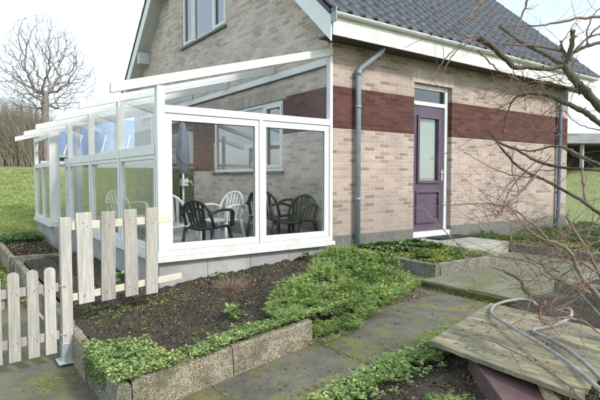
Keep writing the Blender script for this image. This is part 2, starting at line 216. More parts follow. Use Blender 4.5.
def pebbled(name,lite,dark,moss,mossamt):
    m,nt,b=newmat(name); L=nt.links.new; tc=nt.nodes.new('ShaderNodeTexCoord')
    v=nt.nodes.new('ShaderNodeTexVoronoi'); v.inputs['Scale'].default_value=115; L(tc.outputs['Object'],v.inputs['Vector'])
    sp=nt.nodes.new('ShaderNodeSeparateColor'); L(v.outputs['Color'],sp.inputs[0])
    r=ramp(nt,[(0,dark),(.45,tuple((a+c)/2 for a,c in zip(lite,dark))),(1,lite)]); L(sp.outputs[0],r.inputs[0])
    e=ramp(nt,[(.35,(1,1,1)),(.75,(.35,.33,.30))]); L(v.outputs['Distance'],e.inputs[0])
    m1=nt.nodes.new('ShaderNodeMath'); m1.operation='MULTIPLY'; m1.inputs[1].default_value=1.0; L(v.outputs['Distance'],m1.inputs[0])
    c=mixc(nt,1,r.outputs[0],e.outputs[0],'MULTIPLY')
    n=nt.nodes.new('ShaderNodeTexNoise'); n.inputs['Scale'].default_value=5; n.inputs['Detail'].default_value=8; n.inputs['Roughness'].default_value=.7; L(tc.outputs['Object'],n.inputs['Vector'])
    r2=ramp(nt,[(.42,(0,0,0)),(.62,(mossamt,)*3)]); L(n.outputs['Fac'],r2.inputs[0])
    c=mixc(nt,r2.outputs[0],c,moss); L(c,b.inputs['Base Color']); b.inputs['Roughness'].default_value=.85
    bp=nt.nodes.new('ShaderNodeBump'); bp.invert=True; bp.inputs['Strength'].default_value=.8; bp.inputs['Distance'].default_value=.008; L(v.outputs['Distance'],bp.inputs['Height']); L(bp.outputs[0],b.inputs['Normal'])
    return m
M['kerb']=pebbled('exposed_aggregate',(.58,.51,.40),(.22,.18,.13),(.085,.085,.04),.8)
M['kerbg']=pebbled('exposed_aggregate_grey',(.46,.43,.37),(.15,.14,.12),(.08,.09,.04),.75)
def pathmat(name,c0,c1,moss,lo=.5,hi=.66):
    m,nt,b=newmat(name); L=nt.links.new; tc=nt.nodes.new('ShaderNodeTexCoord')
    n=nt.nodes.new('ShaderNodeTexNoise'); n.inputs['Scale'].default_value=2.2; n.inputs['Detail'].default_value=9; n.inputs['Roughness'].default_value=.68; L(tc.outputs['Object'],n.inputs['Vector'])
    r=ramp(nt,[(.3,c0),(.72,c1)]); L(n.outputs['Fac'],r.inputs[0])
    g=nt.nodes.new('ShaderNodeTexNoise'); g.inputs['Scale'].default_value=110; g.inputs['Detail'].default_value=4; L(tc.outputs['Object'],g.inputs['Vector'])
    rg=ramp(nt,[(.3,(.6,.6,.6)),(.7,(1.35,1.35,1.35))]); L(g.outputs['Fac'],rg.inputs[0])
    c=mixc(nt,1,r.outputs[0],rg.outputs[0],'MULTIPLY')
    n2=nt.nodes.new('ShaderNodeTexNoise'); n2.inputs['Scale'].default_value=3.1; n2.inputs['Detail'].default_value=10; n2.inputs['Roughness'].default_value=.75
    mp=nt.nodes.new('ShaderNodeMapping'); mp.inputs['Location'].default_value=(3.3,1.2,0); L(tc.outputs['Object'],mp.inputs[0]); L(mp.outputs[0],n2.inputs['Vector'])
    r2=ramp(nt,[(lo,(0,0,0)),(hi,(.8,.8,.8))]); L(n2.outputs['Fac'],r2.inputs[0])
    c=mixc(nt,r2.outputs[0],c,moss)
    v=nt.nodes.new('ShaderNodeTexVoronoi'); v.inputs['Scale'].default_value=14; v.inputs['Randomness'].default_value=1; L(tc.outputs['Object'],v.inputs['Vector'])
    r3=ramp(nt,[(.045,(.8,.8,.8)),(.075,(0,0,0))]); L(v.outputs['Distance'],r3.inputs[0])
    sc=nt.nodes.new('ShaderNodeSeparateColor'); L(v.outputs['Color'],sc.inputs[0]); gt=nt.nodes.new('ShaderNodeMath'); gt.operation='GREATER_THAN'; gt.inputs[1].default_value=.8; L(sc.outputs[0],gt.inputs[0])
    mm=nt.nodes.new('ShaderNodeMath'); mm.operation='MULTIPLY'; L(gt.outputs[0],mm.inputs[0]); L(r3.outputs[0],mm.inputs[1])
    c=mixc(nt,mm.outputs[0],c,(.5,.48,.43))
    L(c,b.inputs['Base Color']); b.inputs['Roughness'].default_value=.8
    bp=nt.nodes.new('ShaderNodeBump'); bp.inputs['Strength'].default_value=.5; bp.inputs['Distance'].default_value=.006; L(g.outputs['Fac'],bp.inputs['Height']); L(bp.outputs[0],b.inputs['Normal'])
    return m
M['path']=pathmat('mossy_concrete',(.060,.055,.042),(.165,.152,.118),(.16,.155,.04),.47,.60)
M['slab']=pathmat('platform_concrete',(.10,.10,.07),(.215,.21,.15),(.12,.125,.04),.45,.62)
M['mossy']=noisy('moss',(.05,.06,.015),(.13,.14,.03),18,.95,.8,70,c2=(.06,.05,.035),scale2=6,amt2=.7)
M['soil']=noisy('dark_soil',(.018,.014,.011),(.078,.058,.045),22,.95,1,60,c2=(.055,.06,.028),scale2=3.5,amt2=.5,bdist=.02)
M['crumb']=None
M['board']=noisy('weathered_board',(.17,.15,.085),(.52,.46,.28),1.6,.85,.7,30,stretch=(7,1.6,1),c2=(.10,.095,.08),scale2=1.0,amt2=1.0)
M['log']=noisy('split_log',(.25,.19,.12),(.42,.34,.22),10,.85,.6,40,stretch=(5,5,1))
M['ground']=noisy('grass_ground',(.13,.17,.055),(.24,.28,.11),1.6,.95,.6,25,c2=(.19,.17,.08),scale2=.35,amt2=.5)
def leafmat(name,stops,trans=.25,rough=.55):
    m,nt,b=newmat(name); L=nt.links.new; g=nt.nodes.new('ShaderNodeNewGeometry')
    r=ramp(nt,stops); L(g.outputs['Random Per Island'],r.inputs[0])
    tc=nt.nodes.new('ShaderNodeTexCoord'); n=nt.nodes.new('ShaderNodeTexNoise'); n.inputs['Scale'].default_value=2.5; n.inputs['Detail'].default_value=5; L(tc.outputs['Object'],n.inputs['Vector'])
    r2=ramp(nt,[(.3,(.62,.72,.6)),(.7,(1.35,1.2,1.1))]); L(n.outputs['Fac'],r2.inputs[0])
    c=mixc(nt,1,r.outputs[0],r2.outputs[0],'MULTIPLY'); L(c,b.inputs['Base Color']); b.inputs['Roughness'].default_value=rough; b.inputs['Specular IOR Level'].default_value=.3
    t=nt.nodes.new('ShaderNodeBsdfTranslucent'); L(c,t.inputs['Color']); mx=nt.nodes.new('ShaderNodeMixShader'); mx.inputs[0].default_value=trans
    L(b.outputs[0],mx.inputs[1]); L(t.outputs[0],mx.inputs[2]); L(mx.outputs[0],nt.nodes['Material Output'].inputs['Surface'])
    return m
M['leaf']=leafmat('feathery_leaf',[(0,(.08,.15,.045)),(.35,(.24,.40,.13)),(.8,(.41,.57,.22)),(.93,(.58,.66,.28)),(1,(.52,.42,.22))],.4)
M['sedum']=leafmat('mat_leaf',[(0,(.12,.18,.06)),(.4,(.28,.40,.16)),(.85,(.46,.57,.27)),(.96,(.58,.62,.32)),(1,(.48,.36,.20))],.35)
M['leafy']=leafmat('yellow_green_leaf',[(0,(.12,.18,.04)),(.5,(.25,.32,.08)),(1,(.38,.43,.13))])
M['leafd']=leafmat('dark_leaf',[(0,(.04,.08,.03)),(.6,(.09,.17,.06)),(1,(.19,.29,.11))])
M['grass']=leafmat('grass_blade',[(0,(.17,.25,.07)),(.6,(.31,.40,.14)),(.9,(.42,.48,.20)),(1,(.52,.46,.28))])
M['straw']=leafmat('dry_stalk',[(0,(.17,.11,.09)),(.6,(.32,.22,.175)),(1,(.46,.35,.28))],.1)
M['litter']=leafmat('litter',[(0,(.05,.038,.03)),(.6,(.14,.105,.08)),(1,(.30,.24,.185))],.05,.9)
M['crumb']=leafmat('soil_crumb',[(0,(.016,.012,.010)),(.55,(.06,.045,.034)),(.8,(.13,.095,.068)),(.93,(.24,.18,.12)),(.98,(.42,.36,.28)),(1,(.5,.46,.4))],0,.9)
def glassmat(name,fmin,fmax,tint=(1,1,1),body=0,bodyc=(.5,.5,.5)):
    m,nt,b=newmat(name); L=nt.links.new; nt.nodes.remove(b)
    tr=nt.nodes.new('ShaderNodeBsdfTransparent'); tr.inputs[0].default_value=(*tint,1)
    gl=nt.nodes.new('ShaderNodeBsdfGlossy'); gl.inputs['Roughness'].default_value=.015
    fr=nt.nodes.new('ShaderNodeFresnel'); fr.inputs[0].default_value=1.5
    mr=nt.nodes.new('ShaderNodeMapRange'); mr.inputs['From Min'].default_value=0; mr.inputs['From Max'].default_value=1; mr.inputs['To Min'].default_value=fmin; mr.inputs['To Max'].default_value=fmax; L(fr.outputs[0],mr.inputs[0])
    base=tr.outputs[0]
    if body:
        df=nt.nodes.new('ShaderNodeBsdfDiffuse'); df.inputs[0].default_value=(*bodyc,1)
        tc=nt.nodes.new('ShaderNodeTexCoord'); n=nt.nodes.new('ShaderNodeTexNoise'); n.inputs['Scale'].default_value=3; n.inputs['Detail'].default_value=6; L(tc.outputs['Object'],n.inputs['Vector'])
        rr=ramp(nt,[(.35,(body*.4,)*3),(.7,(body*1.5,)*3)]); L(n.outputs['Fac'],rr.inputs[0])
        mb=nt.nodes.new('ShaderNodeMixShader'); L(rr.outputs[0],mb.inputs[0]); L(tr.outputs[0],mb.inputs[1]); L(df.outputs[0],mb.inputs[2]); base=mb.outputs[0]
    mx=nt.nodes.new('ShaderNodeMixShader'); L(mr.outputs[0],mx.inputs[0]); L(base,mx.inputs[1]); L(gl.outputs[0],mx.inputs[2]); L(mx.outputs[0],nt.nodes['Material Output'].inputs['Surface'])
    return m
M['glass']=glassmat('clear_glass',.0,.42,(.985,.99,.985))
M['glass_side']=glassmat('milky_glass',.02,.7,(.97,.98,.97),.05,(.8,.85,.82))  # thin uneven pale diffuse layer makes these panes milky
M['roofglass']=glassmat('roof_glass',.0,.14,(.98,.985,.99))
M['winglass']=glassmat('window_glass',.22,.9,(.7,.74,.76)); M['doorglass']=glassmat('door_glass',.0,.3,(.9,.92,.92))
# ------------------------------------------------------------------ ground heights
def path_z(x): return min(.35,max(0.,.02+.135*(x+3.5)))
def sm(t): t=max(0,min(1,t)); return t*t*(3-2*t)
def ground_z(x,y):
    # low behind camera and in the garden, lawn level round the house, bank rising behind
    d=max(y-6.2,0); dr=max(x-7.5,0)
    z=-.06+.42*sm((y-5.2)/1.6)
    z=max(z,-.06+.5*sm((x-3.2)/.6)*sm((y+6)/3)) 
    D=math.hypot(x+1,max(y,0)) if y>-5 else abs(x)
    far=sm((max(y,0)-11)/15)
    z+=1.95*max(far,sm((x-11)/14)*sm((y+12)/14))
    z+=.05*noise.noise(Vector((x*.35,y*.35,0)))*sm((y-6.5)/2+max(0,(x-7.5)/2))
    return z
def grid_mesh(xs,ys,zf):
    mb=MB(); 
    for y in ys:
        for x in xs: mb.v.append((x,y,zf(x,y)))
    w=len(xs)
    for j in range(len(ys)-1):
        for i in range(w-1): mb.f.append((j*w+i,j*w+i+1,(j+1)*w+i+1,(j+1)*w+i))
    return mb
def frange(a,b,s):
    n=max(1,round((b-a)/s)); return [a+(b-a)*i/n for i in range(n+1)]
xs=[-2000,-600,-200,-80]+frange(-40,-12,2)+frange(-11.6,20,.4)+frange(22,50,2)+[90,200,600,2000]
ys=[-2000,-600,-150,-60]+frange(-30,-8,2)+frange(-7.6,34,.4)+frange(36,60,3)+[90,200,600,2000]
g=grid_mesh(xs,ys,ground_z).build('ground',M['ground'],smooth=True); tag(g,kind='structure')
# path slabs
def slab_poly(mb,x0,x1,y0,y1,zf,t=.05,g=.0035):
    x0+=g;x1-=g;y0+=g;y1-=g
    nx=max(1,round((x1-x0)/.3)); 
    for i in range(nx):
        a=x0+(x1-x0)*i/nx; b=x0+(x1-x0)*(i+1)/nx
        mb.hexa([(a,y0,zf(a)-t),(b,y0,zf(b)-t),(b,y1,zf(b)-t),(a,y1,zf(a)-t),(a,y0,zf(a)),(b,y0,zf(b)),(b,y1,zf(b)),(a,y1,zf(a))])
mb=MB()
for (a,b) in ((-6.6,-5.2),(-5.2,-3.72)):
    for (c,d) in ((-6,-4.4),(-4.4,-3.05),(-3.05,-1.5),(-1.5,.2),(.2,1.9),(1.9,3.6),(3.6,5.2)): slab_poly(mb,a,b,c,d,path_z)
for (a,b) in ((-3.72,-3.05),(-3.05,-2.02),(-2.02,-1.02),(-1.02,-.02)): slab_poly(mb,a,b,-3.02,-2.05 if b>-1.5 else -2.2,path_z)
for (a,b) in ((-1.02,-.02),(-.02,.32)): slab_poly(mb,a,b,-2.05,-.9,path_z)
slab_poly(mb,-.3,.32,-.9,0,path_z)
p=mb.build('path',M['path']); tag(p,kind='structure')
mb=MB(); mb.v=[];
base=grid_mesh(frange(-3.8,.4,.2),frange(-3.2,0,.2),lambda x,y:path_z(x)-.012).build('path_joints',M['mossy']); tag(base,kind='structure')
# raised platform right of the step
mb=MB()
for (a,b,c,d) in ((.0,1.4,-2.35,-1.68),(1.4,3.05,-2.2,-1.68),(0.03,1.1,-3.15,-2.35),(1.1,3.05,-3.15,-2.2),(1.72,3.05,-1.68,-1.08)):
    mb.box(a+.006,b-.006,c+.006,d-.006,.28,.435+random.uniform(-.004,.004))
p=mb.build('paved_platform',M['slab'],bevel=.008); tag(p,kind='structure')
mb=MB().box(-.02,3.1,-3.2,-1.02,.1,.418); p=mb.build('platform_base',M['mossy']); tag(p,kind='structure')
mb=MB().box(1.74,2.95,-1.06,-.004,.3,.615); p=mb.build('doorstep_slab',noisy('landing_concrete',(.27,.27,.24),(.38,.38,.34),3,.85,.3,90,c2=(.2,.21,.13),scale2=2,amt2=.5),bevel=.012); tag(p,kind='structure')
# ------------------------------------------------------------------ soil beds
def soil_z(x,y):
    b=.235+.075*(x+3.65)+.035*(y+2.1)
    n=noise.noise(Vector((x*3,y*3,1)))*.03+noise.noise(Vector((x*9,y*9,5)))*.026+noise.noise(Vector((x*22,y*22,9)))*.018
    return b+n
def bed_z(x,y):
    if x<=-2.06: return soil_z(x,y)
    q=sm((y-front_y(x))/.32); return soil_z(x,y)*q+(path_z(x)-.005)*(1-q)
def front_y(x): return -2.14 if x<-2.05 else -2.14+.62*(x+2.05)/2.05
mb=MB(); xs=frange(-3.68,-.06,.025); 
for x in xs:
    y0=front_y(x)
    for k in range(85):
        t=k/84; y=y0+(-.01-y0)*t; mb.v.append((x,y,bed_z(x,y)))
for i in range(len(xs)-1):
    for k in range(84): mb.f.append((i*85+k,i*85+k+1,(i+1)*85+k+1,(i+1)*85+k))
o=mb.build('soil_bed',M['soil'],smooth=True); tag(o,kind='structure')
o=grid_mesh(frange(-3.62,-2.66,.06),frange(-.012,3.75,.06),lambda x,y: soil_z(x,0)-.04+.0*y).build('soil_side_bed',M['soil'],smooth=True); tag(o,kind='structure')
o=grid_mesh(frange(-3.72,-2.95,.06),frange(3.95,6.0,.06),lambda x,y: .30+noise.noise(Vector((x*4,y*4,2)))*.04).build('soil_far_bed',M['soil'],smooth=True); tag(o,kind='structure')
o=grid_mesh(frange(-2.8,.1,.05),frange(-5.2,-3.06,.05),lambda x,y: .165+.12*(x+2.7)+noise.noise(Vector((x*5,y*5,2)))*.035+noise.noise(Vector((x*19,y*19,4)))*.014).build('soil_front_bed',M['soil'],smooth=True); tag(o,kind='structure')
o=grid_mesh(frange(.4,1.66,.06),frange(-1.6,-.004,.06),lambda x,y: .54+noise.noise(Vector((x*5,y*5,2)))*.03).build('soil_door_bed',M['soil'],smooth=True); tag(o,kind='structure')
def soilC(x,y): return .50+noise.noise(Vector((x*3,y*3,2)))*.05
o=grid_mesh(frange(3.1,8.5,.1),frange(-3.2,-.004,.1),soilC).build('soil_right_bed',M['soil'],smooth=True); tag(o,kind='structure')
o=grid_mesh(frange(.3,3,.08),frange(-5.2,-3.3,.08),lambda x,y:.58+noise.noise(Vector((x*3,y*3,2)))*.05).build('soil_corner_bed',M['soil'],smooth=True); tag(o,kind='structure')
# ------------------------------------------------------------------ kerbs
def jit_block(x0,x1,y0,y1,z0,z1a,z1b=None,horizontal='x'):
    mb=MB(); z1b=z1a if z1b is None else z1b
    n=max(2,int(max(x1-x0,y1-y0)/.04)); j=lambda s=.006: random.uniform(-s,s)
    rings=[]
    for i in range(n+1):
        t=i/n; zt=z1a+(z1b-z1a)*t
        if horizontal=='x': x=x0+(x1-x0)*t; sec=[(x,y0+j(),z0),(x,y0+j(),(z0+zt)/2),(x,y0+.012+j(.004),zt-.015),(x,y0+.03,zt+j(.005)),(x,y1-.03,zt+j(.005)),(x,y1-.005,zt-.02),(x,y1,z0)]
        else: y=y0+(y1-y0)*t; sec=[(x0+j(),y,z0),(x0+j(),y,(z0+zt)/2),(x0+.012+j(.004),y,zt-.015),(x0+.03,y,zt+j(.005)),(x1-.03,y,zt+j(.005)),(x1-.005,y,zt-.02),(x1,y,z0)]
        rings.append(sec)
    k=0
    for r in rings: mb.v+=r
    m=7
    for i in range(n):
        for q in range(m-1): mb.f.append((i*m+q,i*m+q+1,(i+1)*m+q+1,(i+1)*m+q))
    mb.f.append(tuple(range(m))); mb.f.append(tuple(n*m+q for q in range(m))[::-1])
    return mb
def kerb(args,label,mat='kerb',grp=None):
    mb=jit_block(*args); x0,x1,y0,y1=args[:4]
    o=mb.build('kerb_block',M[mat],loc=((x0+x1)/2,(y0+y1)/2,args[4])); tag(o,label,'kerb',grp); return o
kg='pebbled concrete kerb blocks round the planting beds'
kerb((-3.64,-2.86,-2.25,-2.14,-.05,.262,.335),'pebbled kerb block at the nearest corner of the dark soil bed, half under green mats','kerb',kg)
kerb((-2.852,-2.07,-2.25,-2.14,-.02,.34,.415),'pebbled kerb block along the path edge, ending where the ferny plants spill over','kerb',kg)
kerb((-3.76,-3.65,-2.27,-1.42,-.05,.262,.262,'y'),'short grey kerb block turning the nearest corner of the soil bed','kerbg',kg)
kerb((-3.77,-3.66,-1.41,-.62,-.05,.27,.28,'y'),'kerb block beside the foot of the fence post','kerb',kg)
kerb((-3.77,-3.66,-.61,1.5,-.05,.30,.30,'y'),'kerb block behind the low gate, running towards the back of the garden','kerb',kg)
kerb((-3.77,-3.66,1.51,3.7,-.05,.30,.30,'y'),'kerb block in the middle of the left side bed, behind the gate pickets','kerb',kg)
kerb((-3.80,-2.93,3.72,3.84,.1,.36,.36),'broad pebbled kerb block across the side bed, in front of the black far soil','kerbg',kg)
kerb((-3.84,-3.73,3.86,6.05,-.05,.36,.36,'y'),'farthest kerb block on the left, edging the black soil next to the lawn','kerb',kg)
kerb((.30,.40,-.82,-.02,.2,.60,.60,'y'),'pebbled kerb block next to the foot of the near downpipe','kerbg',kg)
kerb((.30,.40,-1.67,-.83,.2,.585,.59,'y'),'pebbled kerb block at the left front corner of the planter before the purple door','kerbg',kg)
kerb((.405,1.12,-1.68,-1.58,.3,.585,.59),'pebbled kerb block at the front of the planter before the purple door','kerbg',kg)
kerb((1.13,1.72,-1.66,-1.56,.3,.575,.58),'pebbled kerb block under bare twigs, right end of the planter before the door','kerbg',kg)
kerb((3.06,3.16,-1.5,-.1,.3,.575,.575,'y'),'mossy kerb block right of the doorstep slab','kerbg',kg)
kerb((3.06,3.16,-3.1,-1.51,.3,.575,.575,'y'),'mossy kerb block behind the bare twigs, edging the right bed','kerbg',kg)
kerb((.20,.34,-4.6,-3.2,.3,.66,.66,'y'),'tall rough grey kerb block above the far corner of the old board','kerbg',kg)
kerb((.345,3.1,-3.32,-3.2,.3,.66,.66),'long rough kerb block under the bare branches at the right','kerbg',kg)
# ------------------------------------------------------------------ HOUSE
H=empty('brick_house',(0,0,0),'buff brick house with red brick band, slate pantile roof and purple side door','house')
W=9.35; XR=7.04; TW=.11
def SOF(y): return 3.88+.92*y if y<=W/2 else 3.88+.92*(W-y)
def rects_around(a0,a1,b0,b1,holes):
    # returns list of rectangles (a0,a1,b0,b1) covering the range minus holes
    As=sorted({a0,a1,*[h[0] for h in holes],*[h[1] for h in holes]}); out=[]
    As=[a for a in As if a0<=a<=a1]
    for i in range(len(As)-1):
        a,b=As[i],As[i+1]; hs=sorted([h for h in holes if h[0]<b-1e-6 and h[1]>a+1e-6],key=lambda h:h[2]); z=b0
        for h in hs:
            if h[2]>z: out.append((a,b,z,min(h[2],b1)))
            z=max(z,h[3])
        if z<b1: out.append((a,b,z,b1))
    return out
BZ0,BZ1=2.41,3.035
door=(1.79,2.80,.64,3.29)
def wall_front(z0,z1,m,name,off=0):
    mb=MB()
    for a,b,c,d in rects_around(0,XR,z0,z1,[door]): mb.box(a,b,off,TW,c,d)
    return mb.build(name,m,H)
wall_front(.80,BZ0,M['brick_f'],'wall'); wall_front(BZ0,BZ1,M['red_f'],'brick_band'); wall_front(BZ1,3.66,M['brick_f'],'wall')
wall_front(-.05,.80,M['plinth'],'plinth',-.006)
# soldier course over door
MB().box(1.74,2.85,-.004,.0,3.292,3.52).build('door_lintel',M['sold_f'],H)
# gable wall
cw=(1.31,3.95,1.79,3.0); uw=(3.36,5.6,4.75,6.2); dr=(5.0,6.9,.6,2.9)
def wall_gable(z0,z1,m,name,x0=0.,holes=()):
    mb=MB()
    for a,b,c,d in rects_around(TW,W,z0,z1,holes): mb.box(x0,TW,a,b,c,d)
    # corner return
    mb.box(x0,-.0005,0.001,TW,z0,z1) if False else None
    return mb.build(name,m,H)
wall_gable(-.05,.80,M['plinth'],'plinth',-.004,[dr]); wall_gable(.80,BZ0,M['brick_g'],'wall',0,[cw,dr])
mb=MB()
for a,b,c,d in rects_around(TW,W,BZ0,BZ1,[cw,dr]): mb.box(0,TW,a,b,c,d)
mb.build('brick_band',M['red_g'],H)
MB().box(-.004,0,3.96,5.0,1.83,BZ0).build('brick_band',M['red_g'],H)
MB().box(-.005,0,1.2,4.06,3.002,3.22).build('window_lintel',M['sold_g'],H)
# gable triangle with window hole
mb=MB(); Ys=[TW,uw[0],W/2,uw[1],W]
for i in range(4):
    a,b=Ys[i],Ys[i+1]; top=[(b,SOF(b)),(a,SOF(a))]
    if i in(1,2):
        mb.prism([(a,BZ1),(b,BZ1),(b,uw[2]),(a,uw[2])],0,0,TW); mb.prism([(a,uw[3]),(b,uw[3])]+top,0,0,TW)
    else: mb.prism([(a,BZ1),(b,BZ1)]+top,0,0,TW)
mb.build('gable_wall',M['brick_g'],H)
# rear and right walls, slab floor inside
MB().box(0.001,XR,W-.1,W-.001,-.05,3.7).build('wall',M['brick_f'],H); mb=MB(); mb.prism([(TW,-.05),(W-.1,-.05),(W-.1,SOF(W-.1)),(W/2,SOF(W/2)),(TW,SOF(TW))],0,XR-.1,XR-.002); mb.build('wall',M['brick_f'],H)
MB().box(.12,XR-.12,.12,W-.12,.5,.6).build('inner_floor',M['floor'],H)
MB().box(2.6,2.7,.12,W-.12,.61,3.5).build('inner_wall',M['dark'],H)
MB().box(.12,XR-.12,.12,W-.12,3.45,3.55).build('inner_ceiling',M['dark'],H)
# tiled roof
def roof_slope(side):
    mb=MB(); S=math.sqrt(1+.93**2); dy,dz=1/S,.93/S; total=(W/2+.42)*S; course=.335; nc=int(math.ceil(total/course)); x0,x1=-.33,7.62
    pw=.245; nper=14; nx=int((x1-x0)/pw*nper)
    def prof(x):
        t=((x-x0)/pw)%1.0
        return .040*math.sin(PI*t/.42)**.8 if t<.42 else -.014*math.sin(PI*(t-.42)/.58)
    for c in range(nc):
        s0=c*course; s1=min(total,s0+course+.03)
        base=len(mb.v); jit=[random.uniform(-.004,.004) for _ in range(int((x1-x0)/pw)+2)]
        for r,(s,lift) in enumerate(((s0,-.004),(s0,.020),(s0+course*.5,.012),(s1,.0))):
            for i in range(nx+1):
                x=x0+(x1-x0)*i/nx; j=jit[int((x-x0)/pw)]
                h=lift+(prof(x) if r>0 else prof(x)-.012)+j; ss=s+(j*1.5 if r<2 else 0)
                y=-.42+ss*dy-dz*h; z=3.95+ss*dz+dy*h
                if side: y=W-y
                mb.v.append((x,y,z))
        w=nx+1
        for r in range(3):
            for i in range(nx): mb.f.append((base+r*w+i,base+r*w+i+1,base+(r+1)*w+i+1,base+(r+1)*w+i))
    return mb
rf=roof_slope(0).build('roof',M['tile'],H,smooth=True,fixn=False)
for p_ in rf.data.polygons: pass
# auto smooth by splitting: rows are separate verts between courses
roof_slope(1).build('roof',M['tile'],H,smooth=True,fixn=False)
mb=MB(); mb.tube([(-.36,W/2,3.95+.93*(W/2+.42)+.03),(7.64,W/2,3.95+.93*(W/2+.42)+.03)],.11,12); mb.build('ridge_tiles',M['tile'],H,smooth=True)
# roof underlay board (thick) below tiles
mb=MB(); yb=-.36
mb.prism([(yb,3.93+.0),(W/2,3.93+.93*(W/2-yb)),(W-yb,3.93),(W-yb,3.87),(W/2,3.84+.93*(W/2-yb)),(yb,3.87)],0,-.26,7.5)
mb.build('roof_deck',M['gsoffit'],H)
# eaves: fascia, soffit, gutter lip
MB().box(-.29,7.48,-.37,-.345,3.64,3.905).build('fascia_board',M['white_dirty'],H,bevel=.003)
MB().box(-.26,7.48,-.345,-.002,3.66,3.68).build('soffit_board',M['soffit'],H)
g_=MB(); pr=[]
for i in range(9): a=PI+PI*i/8; pr.append((-.405+.055*math.cos(a),3.935+.05*math.sin(a)))
for i in range(9): a=2*PI-PI*i/8; pr.append((-.405+.046*math.cos(a),3.937+.042*math.sin(a)))
g_.prism(pr,0,-.3,7.5); g_.build('gutter',noisy('gutter_zinc_pale',(.5,.52,.53),(.62,.63,.64),6,.4,0),H)
MB().box(-.315,-.295,-.46,-.34,3.80,3.99).build('gutter_end',M['zinc'],H)
MB().prism([(-.345,3.64),(-.002,3.64),(-.002,3.66),(-.345,3.9)],0,7.482,7.5).build('eaves_end',M['white_dirty'],H)
# barge boards & gable soffit
for sgn in(0,1):
    f=(lambda y:y) if not sgn else (lambda y:W-y)
    a=[(f(-.352),3.555),(f(W/2),3.88+.92*W/2-.01),(f(W/2),4.22+.92*W/2),(f(-.352),3.90)]
    MB().prism(a,0,-.322,-.30).build('bargeboard',M['white'],H)
    b=[(f(-.352),3.93),(f(W/2),4.24+.92*W/2),(f(W/2),4.30+.92*W/2),(f(-.352),3.98)]
    MB().prism(b,0,-.345,-.30).build('verge_trim',noisy('dark_verge_%d'%sgn,(.03,.04,.07),(.05,.06,.09),5,.4,0),H)
    c=[(f(0),3.87),(f(W/2),3.87+.92*W/2),(f(W/2),3.90+.92*W/2),(f(0),3.90)]
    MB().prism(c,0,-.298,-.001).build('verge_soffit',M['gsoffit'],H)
for y,z in((6.55,6.15),(8.0,4.8),(W/2,7.75)):
    MB().box(-.285,-.002,y-.1,y+.1,z,SOF(y)-.012+.0 if y!=W/2 else z+.2).build('purlin_end',M['gsoffit'],H,bevel=.004)
# downpipes
def downpipe(x,yt,m,xt):
    mb=MB(); P=[(xt,-.25,3.66),(xt-.02,-.24,3.6)]+[(x+.03,-.09,3.33),(x,-.075,3.26),(x,-.075,.5)]
    mb.tube([P[0],P[1],P[2],P[3],P[4]],.042,12)
    for z in(2.75,1.35): mb.tube([(x,-.075,z-.02),(x,-.075,z+.02)],.05,12); mb.box(x-.012,x+.012,-.04,-.001,z-.012,z+.012)
    mb.tube([(x,-.075,3.22),(x,-.075,3.30)],.048,12); return mb.build('downpipe',m,H,smooth=False)
dp=downpipe(.45,0,M['zinc'],.80)
for poly in dp.data.polygons: poly.use_smooth=True
downpipe(6.55,0,noisy('blue_grey_pipe',(.10,.12,.17),(.15,.17,.22),7,.5,0),6.5)
# door
fr=MB(); dx0,dx1,dz0,dz1=1.792,2.798,.642,3.288; y0,y1=.085,.15
fr.box(dx0,dx0+.065,y0,y1,dz0+.09,dz1); fr.box(dx1-.085,dx1,y0,y1,dz0+.09,dz1); fr.box(dx0+.065,dx1-.085,y0,y1,dz1-.075,dz1); fr.box(dx0+.065,dx1-.085,y0,y1,2.93,3.0)
DF=fr.build('door_frame',M['white'],H,bevel=.004)
MB().box(dx0,dx1,.0,.15,dz0,dz0+.088).build('threshold',M['white'],H,bevel=.006)
MB().box(dx0+.066,dx1-.086,.115,.12,3.0,dz1-.076).build('transom_pane',M['doorglass'],H)
lf=MB(); lx0,lx1,lz0,lz1=dx0+.068,dx1-.088,dz0+.092,2.926; yd0,yd1=.105,.15
gx0,gx1,gz0,gz1=lx0+.17,lx1-.17,1.62,2.72
for a,b,c,d in rects_around(lx0,lx1,lz0,lz1,[(gx0,gx1,gz0,gz1),(lx0+.13,lx1-.13,.92,1.42)]): lf.box(a,b,yd0,yd1,c,d)
lf.box(lx0+.131,lx1-.131,.125,.149,.921,1.419)
D=lf.build('door_leaf',M['purple'],H,bevel=.003)
def frame(mb,x0,x1,z0,z1,w,ya,yb):
    mb.box(x0,x1,ya,yb,z0,z0+w); mb.box(x0,x1,ya,yb,z1-w,z1); mb.box(x0,x0+w,ya,yb,z0+w,z1-w); mb.box(x1-w,x1,ya,yb,z0+w,z1-w)
mo=MB(); frame(mo,gx0-.045,gx1+.045,gz0-.045,gz1+.045,.05,.075,.104); mo.build('door_moulding',M['purple'],H,bevel=.006)
mo=MB(); frame(mo,lx0+.105,lx1-.105,.90,1.445,.035,.086,.104); mo.box(lx0+.09,lx1-.09,.07,.104,.875,.90); mo.build('door_moulding',M['purple'],H,bevel=.006)
MB().box(gx0+.006,gx1-.006,.118,.123,gz0,gz1).build('door_pane',M['doorglass'],H)
MB().box(gx0-.004,gx1+.004,.150,.153,gz0-.004,gz1+.004).build('door_blind',M['blind'],H)
hb=MB(); hx=lx1-.045; hb.box(hx-.02,hx+.02,.097,.104,1.62,1.82); hb.tube([(hx,.1,1.77),(hx,.05,1.77),(hx-.02,.042,1.77),(hx-.11,.042,1.765)],.009,8); hb.build('handle',M['galv'],D)
o=MB().box(2.1,2.95,-.34,-.03,.616,.638).build('doormat',M['grill'],loc=(2.5,-.2,.616),bevel=.006); tag(o,'black doormat lying on the slab before the purple door','doormat')
